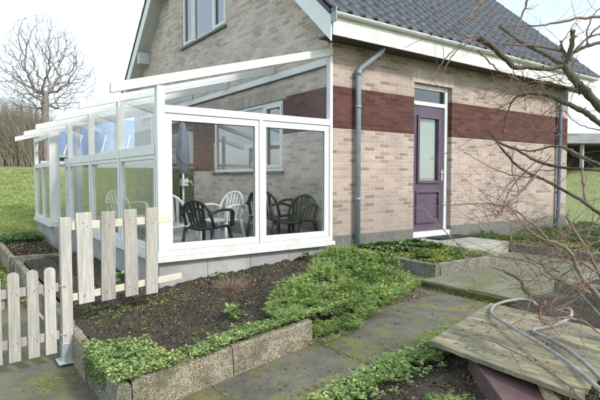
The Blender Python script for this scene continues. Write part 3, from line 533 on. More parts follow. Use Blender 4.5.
# windows on the gable
def gwin(y0,y1,z0,z1,name,splits,fw=.06,xa=.02,xb=.08,curt=True,sill=True):
    mb=MB(); mb.box(xa,xb,y0,y1,z0,z0+fw); mb.box(xa,xb,y0,y1,z1-fw,z1); mb.box(xa,xb,y0,y0+fw,z0+fw,z1-fw); mb.box(xa,xb,y1-fw,y1,z0+fw,z1-fw)
    for s in splits: mb.box(xa,xb,s-.04,s+.04,z0+fw,z1-fw)
    w=mb.build('window',M['white'],H,bevel=.004)
    edges=[y0+fw]+splits+[y1-fw]
    for i in range(len(edges)-1):
        a=edges[i]+(.04 if i else 0); b=edges[i+1]-(.04 if i<len(edges)-2 else 0)
        if i==0 or i==len(edges)-2 and len(splits)>1:
            fm=MB(); xx=.045; fm.box(.006,xx,a,b,z0+fw,z0+fw+.05); fm.box(.006,xx,a,b,z1-fw-.05,z1-fw); fm.box(.006,xx,a,a+.05,z0+fw+.05,z1-fw-.05); fm.box(.006,xx,b-.05,b,z0+fw+.05,z1-fw-.05); fm.build('casement',M['white'],w,bevel=.004)
            a+=.05;b-=.05
        MB().box(.052,.056,a,b,z0+fw,z1-fw).build('pane',M['winglass'],w)
    if sill: MB().box(-.05,.10,y0-.03,y1+.03,z0-.05,z0-.002).build('sill',noisy('slate_sill_%g'%y0,(.06,.06,.065),(.11,.11,.11),8,.6,.1),w)
    if curt:
        for (a,b) in ((y0+.05,y0+.45),(y1-.5,y1-.05)):
            c=MB(); n=24
            for k in range(n+1):
                y=a+(b-a)*k/n; x=.22+.03*math.sin(k*1.7); c.v+= [(x,y,z0-.1),(x,y,z1)]
            for k in range(n): c.f.append((2*k,2*k+2,2*k+3,2*k+1))
            c.build('curtain',M['curtain'],w,smooth=True)
    return w
gwin(*cw,'w',[1.95]); gwin(*uw,'w',[3.98,4.98])
# vases on window board, behind glass
# garden door in gable inside conservatory
mb=MB(); mb.box(.02,.09,5.0,5.08,.6,2.9); mb.box(.02,.09,6.82,6.9,.6,2.9); mb.box(.02,.09,5.08,6.82,2.8,2.9); mb.box(.02,.09,5.9,6.0,.6,2.8); mb.box(.02,.09,5.08,5.9,.6,.8);mb.box(.02,.09,6.0,6.82,.6,.8)
gd=mb.build('garden_door',noisy('dark_brown_frame',(.05,.035,.03),(.08,.06,.05),6,.4,0),H)
MB().box(.05,.055,5.08,5.9,.8,2.8).build('pane',M['doorglass'],gd); MB().box(.05,.055,6.0,6.82,.8,2.8).build('pane',M['doorglass'],gd)
# ------------------------------------------------------------------ CONSERVATORY
K=empty('conservatory',(-1.3,2,.3),'white framed lean-to glass conservatory on the gable side of the house','conservatory')
CX=-2.66; YB=7.6
def roofz(x): return 3.57+(x+.03)*(.84/3.08)   # top of rafters
mb=MB(); 
edges=[CX+.03,-2.0,-1.38,-.75,-.16,-.03]
for a,b in zip(edges[:-1],edges[1:]): mb.box(a+.002,b-.002,.03,.12,.05,.672)
mb.build('base_wall',M['concrete'],K,bevel=.004)
mb=MB()
for i in range(6): mb.box(CX+.03,CX+.12,.122+i*.9,.118+(i+1)*.9,.05,.672)
mb.box(-2.88,-2.79,5.525,YB,.05,.672); mb.box(-2.88,CX+.03,5.43,5.52,.05,.672)
mb.build('base_wall',M['concrete'],K,bevel=.004)
MB().box(CX+.13,-.01,.125,YB-.01,.45,.58).build('floor',M['floor'],K)
# sill boards
mb=MB(); mb.box(CX-.03,.025,-.05,.10,.672,.735); mb.box(CX-.01,-.005,-.025,.09,.737,.80); mb.build('sill',M['white_dirty'],K,bevel=.004)
mb=MB(); mb.box(CX-.03,CX+.10,.102,5.45,.672,.735); mb.box(CX-.01,CX+.09,.102,5.45,.737,.80); mb.box(-2.97,-2.8,5.45,YB,.672,.735); mb.box(-2.8,CX+.1,5.452,5.56,.672,.735); mb.box(-2.945,-2.81,5.46,YB-.01,.737,.80); mb.build('sill',M['white_dirty'],K,bevel=.004)
wf=M['white']
# posts
def post(x0,x1,y0,y1,z0=.80,z1=None):
    z1=z1 or roofz((x0+x1)/2)-.12
    MB().box(x0,x1,y0,y1,z0,z1).build('post',wf,K,bevel=.004)
post(CX+.015,CX+.11,-.02,.07); post(-.055,-.004,-.02,.07,.80,roofz(-.05)-.11)
for y in(1.52,3.25,5.02): post(CX,CX+.09,y,y+.08)
post(-2.93,-2.74,5.47,5.56,.80,2.6); post(-2.93,-2.85,YB-.1,YB,.80,2.6)
# front top rail and glazed frames
MB().box(CX+.112,-.057,-.015,.07,2.44,2.53).build('top_rail',wf,K,bevel=.004)
def fframe(x0,x1):
    mb=MB(); frame(mb,x0,x1,.803,2.437,.085,.0,.06); mb.build('window_frame',wf,K,bevel=.004)
    MB().box(x0+.086,x1-.086,.028,.034,.89,2.35).build('pane',M['glass'],K)
    mb=MB(); frame(mb,x0+.0855,x1-.0855,.8885,2.3515,.006,.020,.0275); mb.build('gasket',M['dark'],K)
fframe(CX+.113,-1.235); fframe(-1.232,-.058)
MB().box(-1.26,-1.205,-.018,-.002,.803,2.437).build('cover_strip',wf,K,bevel=.003)
# gable glass over rail
MB().prism([(CX+.112,2.532),(-.057,2.532),(-.057,roofz(-.057)-.125),(CX+.112,roofz(CX+.112)-.125)],1,.028,.034).build('pane',M['roofglass'],K)
# side: mid rail, frames, panes
seg=[(.08,1.52),(1.60,3.25),(3.33,5.02),(5.10,5.47)]
for a,b in seg:
    MB().box(CX+.005,CX+.085,a+.002,b-.002,1.95,2.07).build('mid_rail',wf,K,bevel=.004)
    mb=MB()
    for (z0,z1,w) in((.802,1.948,.05),):
        mb.box(CX+.015,CX+.07,a+.003,b-.003,z0,z0+w); mb.box(CX+.015,CX+.07,a+.003,b-.003,z1-w,z1); mb.box(CX+.015,CX+.07,a+.003,a+w,z0+w,z1-w); mb.box(CX+.015,CX+.07,b-w,b-.003,z0+w,z1-w)
    mb.build('window_frame',wf,K,bevel=.003)
    MB().box(CX+.04,CX+.046,a+.051,b-.051,.853,1.897).build('pane',M['glass_side'],K)
    MB().box(CX+.04,CX+.046,a+.003,b-.003,2.071,2.74).build('pane',M['glass'],K)
for z0,z1 in((1.9,2.0),(2.5,2.6)): MB().box(-2.92,-2.86,5.562,YB-.102,z0,z1).build('mid_rail',wf,K,bevel=.004)
MB().box(-2.92,-2.86,6.5,6.56,.802,1.898).build('post',wf,K,bevel=.004)
MB().box(-2.89,-2.885,5.562,YB-.102,.802,1.9).build('pane',M['glass_side'],K)
# back wall of the conservatory
mb=MB(); mb.box(-2.8,-.01,YB-.09,YB-.01,.582,.70); mb.box(-2.8,-.01,YB-.08,YB-.02,2.0,2.08)
for x in(-2.0,-1.1,-.1): mb.box(x,x+.08,YB-.08,YB-.02,.70,2.0); mb.box(x,x+.08,YB-.08,YB-.02,2.08,roofz(x)-.13)
mb.build('back_frame',wf,K,bevel=.003)
MB().box(-2.8,-.1,YB-.05,YB-.045,.7,2.0).build('pane',M['glass_side'],K)
# rafters
for y in(-.03,1.53,3.26,5.03,6.8,8.55):
    xe=-3.16 if y<5 else -3.22
    mb=MB(); mb.prism([(xe,roofz(xe)-.11),(-.008,roofz(0)-.11),(-.008,roofz(0)),(xe,roofz(xe))],1,y,y+.07); mb.build('rafter',M['white_dirty'] if y<0 else wf,K,bevel=.004)
ys_=[-.03,1.53,3.26,5.03,6.8,8.55]
for a,b in zip(ys_[:-1],ys_[1:]):
    MB().prism([(-2.95,roofz(-2.95)-.05),(-.012,roofz(0)-.05),(-.012,roofz(0)-.042),(-2.95,roofz(-2.95)-.042)],1,a+.072,b-.002).build('roof_pane',M['roofglass'],K)
MB().box(-.06,-.012,.05,8.6,3.34,3.44).build('wall_plate',wf,K,bevel=.004)
MB().box(-.025,-.006,.05,8.6,3.325,3.338).build('flashing',M['grill'],K)
# ------------------------------------------------------------------ furniture
def chair(mat,label,group,loc,rz,high=False):
    t=empty('garden_chair',loc,label,'chair',group); t.rotation_euler=(0,0,0)
    L=Vector(loc); hb=.86 if high else .78
    def P(x,y,z): return (L.x+x,L.y+y,L.z+z)     # chair faces +y local
    s=MB(); n=8
    for j in range(n+1):
        for i in range(n+1):
            x=-.22+.44*i/n; y=-.2+.42*j/n; z=.41+.012*math.cos(PI*(i/n-.5)*2)*-1+(.02*(j/n)) - (.02 if j==n else 0)
            s.v.append(P(x*(0.9+.1*j/n),y,z))
    for j in range(n):
        for i in range(n): s.f.append((j*(n+1)+i,j*(n+1)+i+1,(j+1)*(n+1)+i+1,(j+1)*(n+1)+i))
    so=s.build('seat',mat,t,smooth=True); md=so.modifiers.new('s','SOLIDIFY'); md.thickness=.025
    # back: arch + slats
    b=MB(); arch=[]
    for k in range(15):
        a=PI*k/14; x=-.235*math.cos(a); zz=.44+(hb-.44)*max(0,math.sin(a))**.55; arch.append(P(x,-.2-.14*(zz-.42)/.4+.03*abs(x)/.23,zz))
    b.tube(arch,.022,8,.8); bo=b.build('backrest',mat,t,smooth=True)
    for k in range(5):
        x=-.14+.07*k; zt=.44+(hb-.44)*math.sin(math.acos(min(1,abs(x)/.235)))**.55-.01; q=MB()
        q.hexa([P(x*.75-.017,-.205,.42),P(x*.75+.017,-.205,.42),P(x*.75+.017,-.19,.42),P(x*.75-.017,-.19,.42),P(x-.02,-.205-.14*(zt-.42)/.4,zt),P(x+.02,-.205-.14*(zt-.42)/.4,zt),P(x+.02,-.19-.14*(zt-.42)/.4,zt),P(x-.02,-.19-.14*(zt-.42)/.4,zt)])
        q.build('slat',mat,bo)
    for sx in(-1,1):
        a=MB(); pts=catmull([P(sx*.23,-.27,.60),P(sx*.27,-.12,.65),P(sx*.285,.05,.655),P(sx*.28,.17,.64),P(sx*.26,.225,.59),P(sx*.25,.225,.42)],4); a.tube(pts,[.02]*len(pts),8,1.6); a.build('armrest',mat,t,smooth=True)
        for sy in(-1,1):
            l=MB(); x=sx*.22; y=.19 if sy>0 else -.19; l.tube([P(x,y,.42),P(x*1.12,y+sy*.045,.2),P(x*1.2,y+sy*.07,0)],[.034,.026,.018],8,.7); l.build('leg',mat,t,smooth=True)
    t.rotation_euler=(0,0,rz); return t
bp_,wp_=M['black_plastic'],M['white_plastic']
cg='plastic garden chairs in the conservatory'
c1=chair(bp_,'black slatted plastic armchair behind the left front pane',cg,(-1.72,.62,.58),R(-62))
def cp(src,loc,rz,label,sc=1):
    c=copy_tree(src); c.scale=(sc,sc,sc); c.location=loc; c.rotation_euler=(0,0,rz); c['label']=label; return c
cp(c1,(-.36,1.12,.585),R(-62),'tall-backed black plastic armchair just right of the middle white mullion',1.13)
cp(c1,(-.33,.50,.585),R(112),'black plastic armchair nearest the brick corner, behind the right front pane',1.04)
w1=chair(wp_,'white plastic garden chair at the far left, behind the black armchair',cg,(-1.98,1.15,.58),R(-40),True)
cp(w1,(-1.02,1.55,.58),R(115),'white plastic garden chair with its back to the brick wall window')
cp(w1,(-2.1,3.1,.58),R(-160),'white plastic garden chair seen through the long side glazing')
# parasol
px,py=-1.66,1.62
t=empty('folded_parasol',(px,py,.58),'folded blue grey parasol standing at the left in the conservatory','parasol')
mb=MB(); n=20; Z=[2.55,2.50,2.3,2.1,1.9,1.78,1.74]; RR=[.012,.04,.07,.085,.09,.07,.025]
for z,r in zip(Z,RR):
    for k in range(n): a=2*PI*k/n; q=r*(1+.22*math.cos(a*6)); mb.v.append((px+q*math.cos(a),py+q*math.sin(a),z))
for i in range(len(Z)-1):
    for k in range(n): mb.f.append((i*n+k,i*n+(k+1)%n,(i+1)*n+(k+1)%n,(i+1)*n+k))
mb.build('canopy',M['parasol'],t,smooth=True)
MB().tube([(px,py,.6),(px,py,2.66)],.018,8).build('pole',wp_,t,smooth=True)
mb=MB(); mb.box(px-.05,px+.05,py-.09,py-.0,1.55,1.66); mb.tube([(px,py-.09,1.6),(px+.07,py-.13,1.62),(px+.1,py-.13,1.56)],.012,6); mb.build('crank',M['galv'],t)
MB().tube([(px,py,.58),(px,py,.64),(px,py,.66)],[.24,.22,.05],20).build('base',wp_,t)
# ------------------------------------------------------------------ fence + gate
wd=M['wood']
PX,PY=-3.80,-.85
t=empty('fence_post',(PX,PY,0),'square grey wooden post on a galvanised foot between gate and fence panel','post')
MB().box(PX-.045,PX+.045,PY-.045,PY+.045,.14,1.315).build('post',wd,t,bevel=.004)
mb=MB(); mb.box(PX-.052,PX+.052,PY-.052,PY-.047,.03,.19); mb.box(PX-.052,PX-.047,PY-.046,PY+.05,.03,.19); mb.box(PX+.047,PX+.052,PY-.046,PY+.05,.03,.19); mb.box(PX-.09,PX+.07,PY-.11,PY+.07,.016,.03); mb.build('post_shoe',M['galv'],t,bevel=.002)
d=Vector((.97,.25,0)).normalized(); nrm=Vector((d.y,-d.x,0))
FP=empty('picket_fence',(PX+.6,PY+.15,.3),'weathered picket fence panel of four broad boards beside the conservatory','fence')
def at(t_,off,z): p=Vector((PX,PY,0))+d*t_+nrm*off; return Vector((p.x,p.y,z))
for k,(tt,z0,z1,w) in enumerate(((.163,.515,1.355,.148),(.390,.50,1.352,.142),(.63,.495,1.362,.14),(.868,.475,1.365,.14))):
    M3=Matrix((d,-nrm,Vector((0,0,1)))).transposed(); mb=MB(); mb.obox(at(tt,.035,(z0+z1)/2),w,.022,z1-z0,M3@Matrix.Rotation(R((-1,.6,-.5,.9)[k]),3,'Y')); pk=mb.build('picket',wd,FP,bevel=.005)
    for zz in (1.25,1.22,.60,.575):
        q=at(tt+random.uniform(-.035,.035),.0465,zz+random.uniform(-.01,.01)); MB().tube([q,q+nrm*.002],.0045,8).build('nail',M['dark'],pk)
for (za,zb,t1,h) in ((1.235,1.235,1.12,.075),(.585,.60,1.25,.065)):
    mb=MB(); mb.bar(at(.05,.006,za),at(t1,.006,zb),.03,h); mb.build('rail',M['rail'],FP,bevel=.004)
# gate
gd_=Vector((-.994,-.113,0)).normalized(); gn=Vector((-gd_.y,gd_.x,0)); 
if gn.y>0: gn=-gn
G=empty('picket_gate',(PX-.5,PY-.06,.1),'low weathered picket gate with rounded boards left of the post','gate')
def ag(t_,off,z): p=Vector((PX-.02,PY,0))+gd_*t_+gn*off; return Vector((p.x,p.y,z))
gp=[(.125,.89),(.262,.885),(.408,.88),(.545,.87),(.685,.87),(.825,.87),(.965,.86)]
for k,(tt,zt) in enumerate(gp):
    w=.09; th=.02; z0=.12; poly=[(-w/2,z0),(w/2,z0),(w/2,zt-.035)]+[(w/2*math.cos(a),zt-.035+.035*math.sin(a)) for a in (PI/6,PI/3,PI/2,2*PI/3,5*PI/6)]+[(-w/2,zt-.035)]
    mb=MB(); n=len(poly)
    for off in(.03,.03+th):
        for u_,z in poly: mb.v.append(tuple(ag(tt+u_,off,z)))
    mb.f.append(tuple(range(n))); mb.f.append(tuple(range(n,2*n))[::-1])
    for i in range(n): j=(i+1)%n; mb.f.append((i,j,n+j,n+i))
    pk=mb.build('picket',wd,G,bevel=.003)
    for zz in (.71,.69,.28,.26):
        q=ag(tt+random.uniform(-.025,.025),.0505,zz+random.uniform(-.006,.006)); MB().tube([q,q+gn*.002],.004,8).build('nail',M['dark'],pk)
for z in(.70,.27): mb=MB(); mb.bar(ag(.05,.012,z),ag(1.02,.012,z),.03,.075); mb.build('rail',wd,G,bevel=.003)
mb=MB(); mb.bar(ag(.30,-.016,.62),ag(.10,-.016,.34),.02,.07,(0,1,0)) ; mb.bar(ag(.95,-.016,.32),ag(.40,-.016,.66),.02,.07); mb.build('brace',wd,G)
mb=MB(); mb.tube([ag(.045,.03,.71),ag(-.0,.06,.71)],.006,6); mb.tube([ag(.045,.03,.27),ag(-.0,.06,.27)],.006,6); mb.build('hinge',M['galv'],G)
# ------------------------------------------------------------------ board heap at right front
o_=Vector((-1.86,-3.37,.47)); 
BL=empty('weathered_board',(-1.3,-3.8,.5),'large pale weathered wooden board lying tilted at the right front','board')
mb=MB()
A_=(-1.80,-3.31); B_=(-.58,-3.02); C_=(-.62,-4.12); D_=(-1.86,-4.42)
nu,nv=40,30
def bz(x,y): return .475+.03*(x+1.8)+.004*noise.noise(Vector((x*2,y*2,0)))
def bq(u,v):
    x=(A_[0]*(1-u)+B_[0]*u)*(1-v)+(D_[0]*(1-u)+C_[0]*u)*v; y=(A_[1]*(1-u)+B_[1]*u)*(1-v)+(D_[1]*(1-u)+C_[1]*u)*v
    if u==0 : x+=random.uniform(-.005,.004)
    if v==1: y+=random.uniform(-.008,.008)
    if v==1 and u<.35: y+=abs(noise.noise(Vector((u*22,1,0))))*.10*(1-u/.4)
    return x,y
for lay in(0,1):
    for j in range(nv+1):
        for i in range(nu+1):
            if lay==0: x,y=bq(i/nu,j/nv)
            else: x,y=mb.v[j*(nu+1)+i][:2]
            mb.v.append((x,y,bz(x,y)-(.03 if lay else 0)))
w=nu+1; off=(nu+1)*(nv+1)
for j in range(nv):
    for i in range(nu):
        mb.f.append((j*w+i,j*w+i+1,(j+1)*w+i+1,(j+1)*w+i)); mb.f.append(tuple(off+k for k in (j*w+i,(j+1)*w+i,(j+1)*w+i+1,j*w+i+1)))
for i in range(nu): mb.f.append((i,i+1,off+i+1,off+i)); k=nv*w; mb.f.append((k+i,k+i+1,off+k+i+1,off+k+i))
for j in range(nv): mb.f.append((j*w,(j+1)*w,off+(j+1)*w,off+j*w)); mb.f.append((j*w+nu,(j+1)*w+nu,off+(j+1)*w+nu,off+j*w+nu))
bo=mb.build('board',M['board'],loc=(-1.3,-3.8,.5)); bpy.data.objects.remove(BL); tag(bo,'large pale weathered wooden board lying tilted at the right front','board'); bo.name='weathered_board'
mb=MB(); mb.hexa([(-2.22,-4.20,.12),(-2.00,-4.40,.12),(-1.30,-3.72,.12),(-1.62,-3.50,.12),(-2.14,-4.16,.37),(-1.97,-4.30,.37),(-1.38,-3.74,.43),(-1.68,-3.56,.43)])
o=mb.build('painted_crate_panel',M['redpanel'],loc=(-1.9,-4.0,.12),bevel=.006); tag(o,'red-brown painted panel propping up the weathered board','panel')
o=MB().tube([(-2.0,-4.47,.33),(-1.80,-4.20,.37),(-1.45,-3.9,.38)],[.06,.058,.05],9,.7,rough=.12).build('split_log',M['log'],loc=(-1.8,-4.2,.4)); tag(o,'short split log wedged under the near corner of the board','log')
mb=MB()
for k in range(40):
    x,y=random.uniform(-1.95,-1.3),random.uniform(-4.62,-4.3); a=random.uniform(0,PI); l=random.uniform(.05,.18)
    y=min(y,-4.47) if x>-1.86 else y-.05; mb.tube([(x,y,.30+random.uniform(0,.08)),(x+l*math.cos(a),y-abs(l*math.sin(a)),.32+random.uniform(0,.1))],random.uniform(.003,.01),5)
o=mb.build('wood_chips',M['cut']); tag(o,'splintered wood and sticks heaped below the board','wood chips',kind='stuff')
for i,(P,lab) in enumerate(zip(HOSE,('grey plastic conduit bent in a long loop over the board','second grey conduit with its hooked end, lying inside the larger loop'))):
    P=[[a,b,(c-.022 if c>.52 else c)] for a,b,c in P]; pts=catmull([tuple(p) for p in P],5); o=MB().tube(pts,.0135,10).build('bent_conduit',M['hose'],smooth=True,loc=tuple(P[0])); tag(o,lab,'conduit')
# ------------------------------------------------------------------ branches
def build_woody(name,data,label,cat,mats,base,extra=None):
    t=empty(name,base,label,cat); 
    mb=MB()
    ends=[]
    for l in data['limb']:
        pts=catmull(l,5); P=[Vector(p[:3])+Vector([random.uniform(-.003,.003) for _ in range(3)]) for p in pts]; rs=[max(.0015,p[3]*.70*random.uniform(.88,1.14)) for p in pts]
        if rs[-1]>.012: rs[-2]*=1.12; rs[-1]*=1.05
        mb.tube(P,rs,11,rough=.11)
        for _ in range(int(len(P)*.35)):  # spur buds
            k=random.randrange(len(P)); v=Vector([random.gauss(0,1) for _ in range(3)]).normalized(); mb.tube([P[k],P[k]+v*(rs[k]+.018)],[.006,.003],5)
        ends.append((P,rs))
    mb.build('trunk',mats[0],t,smooth=True)
    tw=MB()
    for l in data['twig']:
        pts=catmull(l,5); P=[Vector(p[:3])+Vector([random.uniform(-.006,.006) for _ in range(3)]) for p in pts]; tw.tube(P,[max(.0016,p[3]*1.1) for p in pts],6); ends.append((P,[p[3] for p in pts]))
    if extra: extra(tw,ends)
    tw.build('twigs',mats[1],t,smooth=True,fixn=False)
    # pale cut ends
    c=MB()
    for P,rs in ends:
        if rs[-1]>.016 and len(P)>6:
            dd=(P[-1]-P[-2]).normalized(); c.tube([P[-1],P[-1]+dd*.003],rs[-1]*.8,9)
    if c.v: c.build('cut_end',M['cut'],t)
    return t
def wander(mb,p,v,L,r,n=5,gr=0.,sub=0):
    P=[p.copy()]; q=p.copy(); d_=v.normalized()
    for i in range(n): d_=(d_+Vector([random.gauss(0,.16) for _ in range(3)])+Vector((0,0,gr))).normalized(); q=q+d_*L/n; P.append(q.copy())
    mb.tube(P,[r*(1-.75*i/n) for i in range(n+1)],4,cap=False)
    if sub:
        for _ in range(sub):
            k=random.randrange(1,n); vv=(d_+Vector([random.gauss(0,.7) for _ in range(3)])); wander(mb,P[k],vv,L*random.uniform(.3,.6),r*.55,4,gr,0)
def ex_tree(mb,ends):
    for P,rs in ends:
        L=len(P)
        for _ in range(int(L*.22)):
            k=random.randrange(L//3,L); wander(mb,P[k],Vector([random.gauss(0,1) for _ in range(3)])+Vector((0,0,.3)),random.uniform(.06,.35),random.uniform(.0015,.003),5,.05,1 if random.random()<.5 else 0)
    c=Vector(C[0])
    rv=Vector((.81,-.585,0)); fv=Vector((.585,.81,0))
    for _ in range(85):
        s=c+rv*random.gauss(.02,.13)+fv*random.uniform(-.25,.25)+Vector((0,0,random.gauss(-.02,.045))); wander(mb,s,rv*random.gauss(-.2,1)+fv*random.gauss(0,.6)+Vector((0,0,random.gauss(0,.55))),random.uniform(.12,.34),random.uniform(.0018,.0042),5,-.02,random.choice((0,1)))
    for _ in range(13):  # long whips
        s=c+rv*random.uniform(-.2,.5)+Vector((0,0,random.uniform(-.5,.1))); wander(mb,s,-rv*random.uniform(.4,1)+Vector((0,0,random.gauss(-.2,.5)))+fv*random.gauss(0,.4),random.uniform(.4,.95),.0024,9,-.03,2)
    c2=Vector(C[2])
    for _ in range(34):
        s=c2+rv*random.gauss(0,.06)+Vector((0,0,random.gauss(0,.06))); wander(mb,s,rv*random.gauss(-.3,.8)+fv*random.gauss(0,.5)+Vector((0,0,random.gauss(.25,.6))),random.uniform(.2,.6),.0022,6,0,1)
def ex_shrub(mb,ends):
    rv=Vector((.81,-.585,0)); fv=Vector((.585,.81,0)); c=Vector(C[1])
    for P,rs in ends:
        L=len(P)
        for _ in range(int(L*.45)):
            k=random.randrange(L//4,L); wander(mb,P[k],Vector([random.gauss(0,1) for _ in range(3)])+Vector((0,0,.2)),random.uniform(.06,.3),random.uniform(.0018,.0035),5,0,1)
    for _ in range(70):
        s=c+rv*random.gauss(.05,.16)+fv*random.uniform(-.3,.4)+Vector((0,0,random.gauss(-.12,.15))); wander(mb,s,rv*random.gauss(-.4,.9)+fv*random.gauss(0,.6)+Vector((0,0,random.gauss(.1,.6))),random.uniform(.12,.5),random.uniform(.002,.005),6,0,1)
build_woody('pruned_tree',TREE,'old pruned fruit tree with sawn limbs reaching in over the right side','tree',(M['barkd'],M['twig']),(-.3,-4.6,.6),ex_tree)
build_woody('bare_shrub',SHRUB,'bare reddish brown shrub with tangled branches low at the right edge','shrub',(M['barkl'],M['twigr']),(-.6,-4.6,.6),ex_shrub)
# ------------------------------------------------------------------ plants
def frond(mb,p,az,L,rise,wd_,n=7,droop=1.0):
    d_=Vector((math.cos(az),math.sin(az),0)); s_=Vector((-d_.y,d_.x,0)); 
    prev=p
    for i in range(1,n+1):
        t=i/n; q=p+d_*(L*t*.85)+Vector((0,0,rise*(math.sin(t*PI*.62*droop))))
        w=wd_*(1-.75*abs(t-.4)); 
        for sg in(-1,1):
            e=q+s_*sg*w+d_*w*.5+Vector((0,0,random.uniform(-.3,.35)*w)); m_=(q+e)/2; h=d_*w*.24
            mb.face([q,m_-h,e,m_+h+Vector((0,0,w*.12))])
        prev=q
def fern(mb,p,size,nf=6,n=7):
    a0=random.uniform(0,2*PI)
    for k in range(nf):
        frond(mb,p,a0+2*PI*k/nf+random.uniform(-.3,.3),size*random.uniform(.7,1.1),size*random.uniform(.35,.9),size*random.uniform(.18,.28),n)
def rosette(mb,p,r,n=7):
    for k in range(n):
        a=random.uniform(0,2*PI); el=random.uniform(.1,1.1); d_=Vector((math.cos(a)*math.cos(el),math.sin(a)*math.cos(el),math.sin(el))); s_=Vector((-math.sin(a),math.cos(a),0)); l=r*random.uniform(.6,1.1); w=l*random.uniform(.22,.38)
        mb.face([p,p+d_*l*.55-s_*w,p+d_*l+Vector((0,0,-l*.15)),p+d_*l*.55+s_*w])
def patch(name,label,cat,mat,sampler,n,fn):
    mb=MB()
    for _ in range(n):
        q=sampler()
        if q is not None: fn(mb,Vector(q))
    o=mb.build(name,mat,fixn=False); tag(o,label,cat,kind='stuff'); return o
U=random.uniform
def inpoly(x,y,poly):
    c=False; j=len(poly)-1
    for i in range(len(poly)):
        if (poly[i][1]>y)!=(poly[j][1]>y) and x<(poly[j][0]-poly[i][0])*(y-poly[i][1])/(poly[j][1]-poly[i][1])+poly[i][0]: c=not c
        j=i
    return c
FP_=[(-2.3,-2.2),(-1.95,-2.36),(-1.6,-2.36),(-1.35,-2.24),(-1.0,-2.12),(-.55,-1.95),(-.12,-1.78),(.05,-1.45),(.15,-.9),(.05,-.2),(-.25,-.12),(-.75,-.55),(-1.15,-1.0),(-1.5,-1.05),(-1.9,-1.35),(-2.25,-1.8)]
def gz(x,y):
    if y<front_y(x): return path_z(x)+.005
    return bed_z(x,y)
def hump(x,y): return .05+.05*noise.noise(Vector((x*2.2,y*2.2,7)))
def s_fern():
    for _ in range(20):
        x,y=U(-2.3,.2),U(-2.45,-.1)
        if inpoly(x,y,FP_):
            g_n=noise.noise(Vector((x*3.2,y*3.2,17)))
            if g_n<-.18 and random.random()<.85: continue
            return (x,y,gz(x,y)+max(0,hump(x,y)*(.5+1.2*max(0,g_n+.2)))*U(0,1)*sm((y+2.5)/.5))
patch('ferny_ground_cover','feathery bright green plants spreading from the soil bed over the path','ground cover',M['leaf'],s_fern,1750,lambda m,p:fern(m,p,U(.035,.125),6,7))
patch('dry_stems','dry brown stems among the ferny plants','ground cover',M['straw'],s_fern,160,lambda m,p:wander(m,p,Vector((random.gauss(0,.6),random.gauss(0,.6),.8)),U(.06,.14),.0015,4,-.05))
patch('leafy_ground_cover','darker leafy plants mixed into the green patch near the house corner','ground cover',M['leafd'],lambda:(lambda q:q if q and q[1]>-1.3 and q[0]>-1.5 and noise.noise(Vector((q[0]*2.5,q[1]*2.5,3)))>-.05 else None)(s_fern()),1500,lambda m,p:rosette(m,p+Vector((0,0,.04)),U(.04,.075),9))
patch('broad_leaf_weeds','broader yellow green leaves standing in the middle of the ferny patch','ground cover',M['leafy'],lambda:(lambda q:q if q and noise.noise(Vector((q[0]*3.5,q[1]*3.5,41)))>.12 else None)(s_fern()),1500,lambda m,p:rosette(m,p+Vector((0,0,.06)),U(.025,.055),7))
patch('tall_weed_shoots','upright leafy shoots rising from the ferny patch','ground cover',M['leaf'],lambda:(lambda q:q if q and q[1]>-1.9 and noise.noise(Vector((q[0]*2,q[1]*2,51)))>0 else None)(s_fern()),260,lambda m,p:[rosette(m,p+Vector((0,0,.05+.03*k)),U(.03,.05)*(1-.12*k),5) for k in range(5)])
patch('kerb_mixed_weeds','taller mixed weeds in the creeping mat along the kerb','ground cover',M['leaf'],lambda:(lambda x:(x,-2.05+U(-.06,.14),soil_z(x,-2.05)+.02) if noise.noise(Vector((x*3,0,61)))>-.1 else None)(U(-3.6,-2.1)),170,lambda m,p:fern(m,p,U(.03,.075),5,6))
# low mat along the near kerb
def s_mat():
    for _ in range(30):
        x,y=U(-3.78,-1.5),U(-2.27,-1.25)
        edge=-2.0+.26*noise.noise(Vector((x*3.3,4,0)))+.1*(x>-2.9)-(.25 if noise.noise(Vector((x*6,y*6,8)))<-.22 else 0)
        if x<-3.3: edge=-1.35+.5*(-(x+3.7))
        if x<-3.15 and y<-2.0+.0 and False: continue
        if y<edge and not (x>-2.9 and y<-2.20): 
            z=soil_z(max(x,-3.6),max(y,-2.1))+.02
            if y<-2.14 or x<-3.65: z=.275+.1*(max(x,-3.65)+3.65)
            return (x,y,z+U(0,.03))
patch('mat_ground_cover','pale green creeping mat growing along the nearest kerb','ground cover',M['sedum'],s_mat,4600,lambda m,p:rosette(m,p+Vector((0,0,.03*max(0,noise.noise(p*9)+.1))),U(.008,.036),8))
patch('hanging_mat','creeping green mat hanging over the left kerb corner','ground cover',M['sedum'],lambda:(U(-3.80,-3.62),U(-2.0,-1.45),U(.12,.30)),1000,lambda m,p:rosette(m,p,U(.016,.03),7))
patch('fence_foot_weeds','low weeds and moss under the picket fence panel','ground cover',M['leafy'],lambda:(lambda x,y:(x,y,soil_z(x,min(y,0))+.0))(U(-3.6,-2.5),random.gauss(-.45,.2)),420,lambda m,p:rosette(m,p,U(.012,.03),6))
patch('soil_weeds','small scattered weeds on the dark soil','ground cover',M['leafy'],lambda:(lambda x,y:(x,y,soil_z(x,y)) if noise.noise(Vector((x*2.2,y*2.2,11)))>.12 else None)(U(-3.3,-.8),U(-1.7,-.1)),900,lambda m,p:rosette(m,p,U(.01,.028),6))
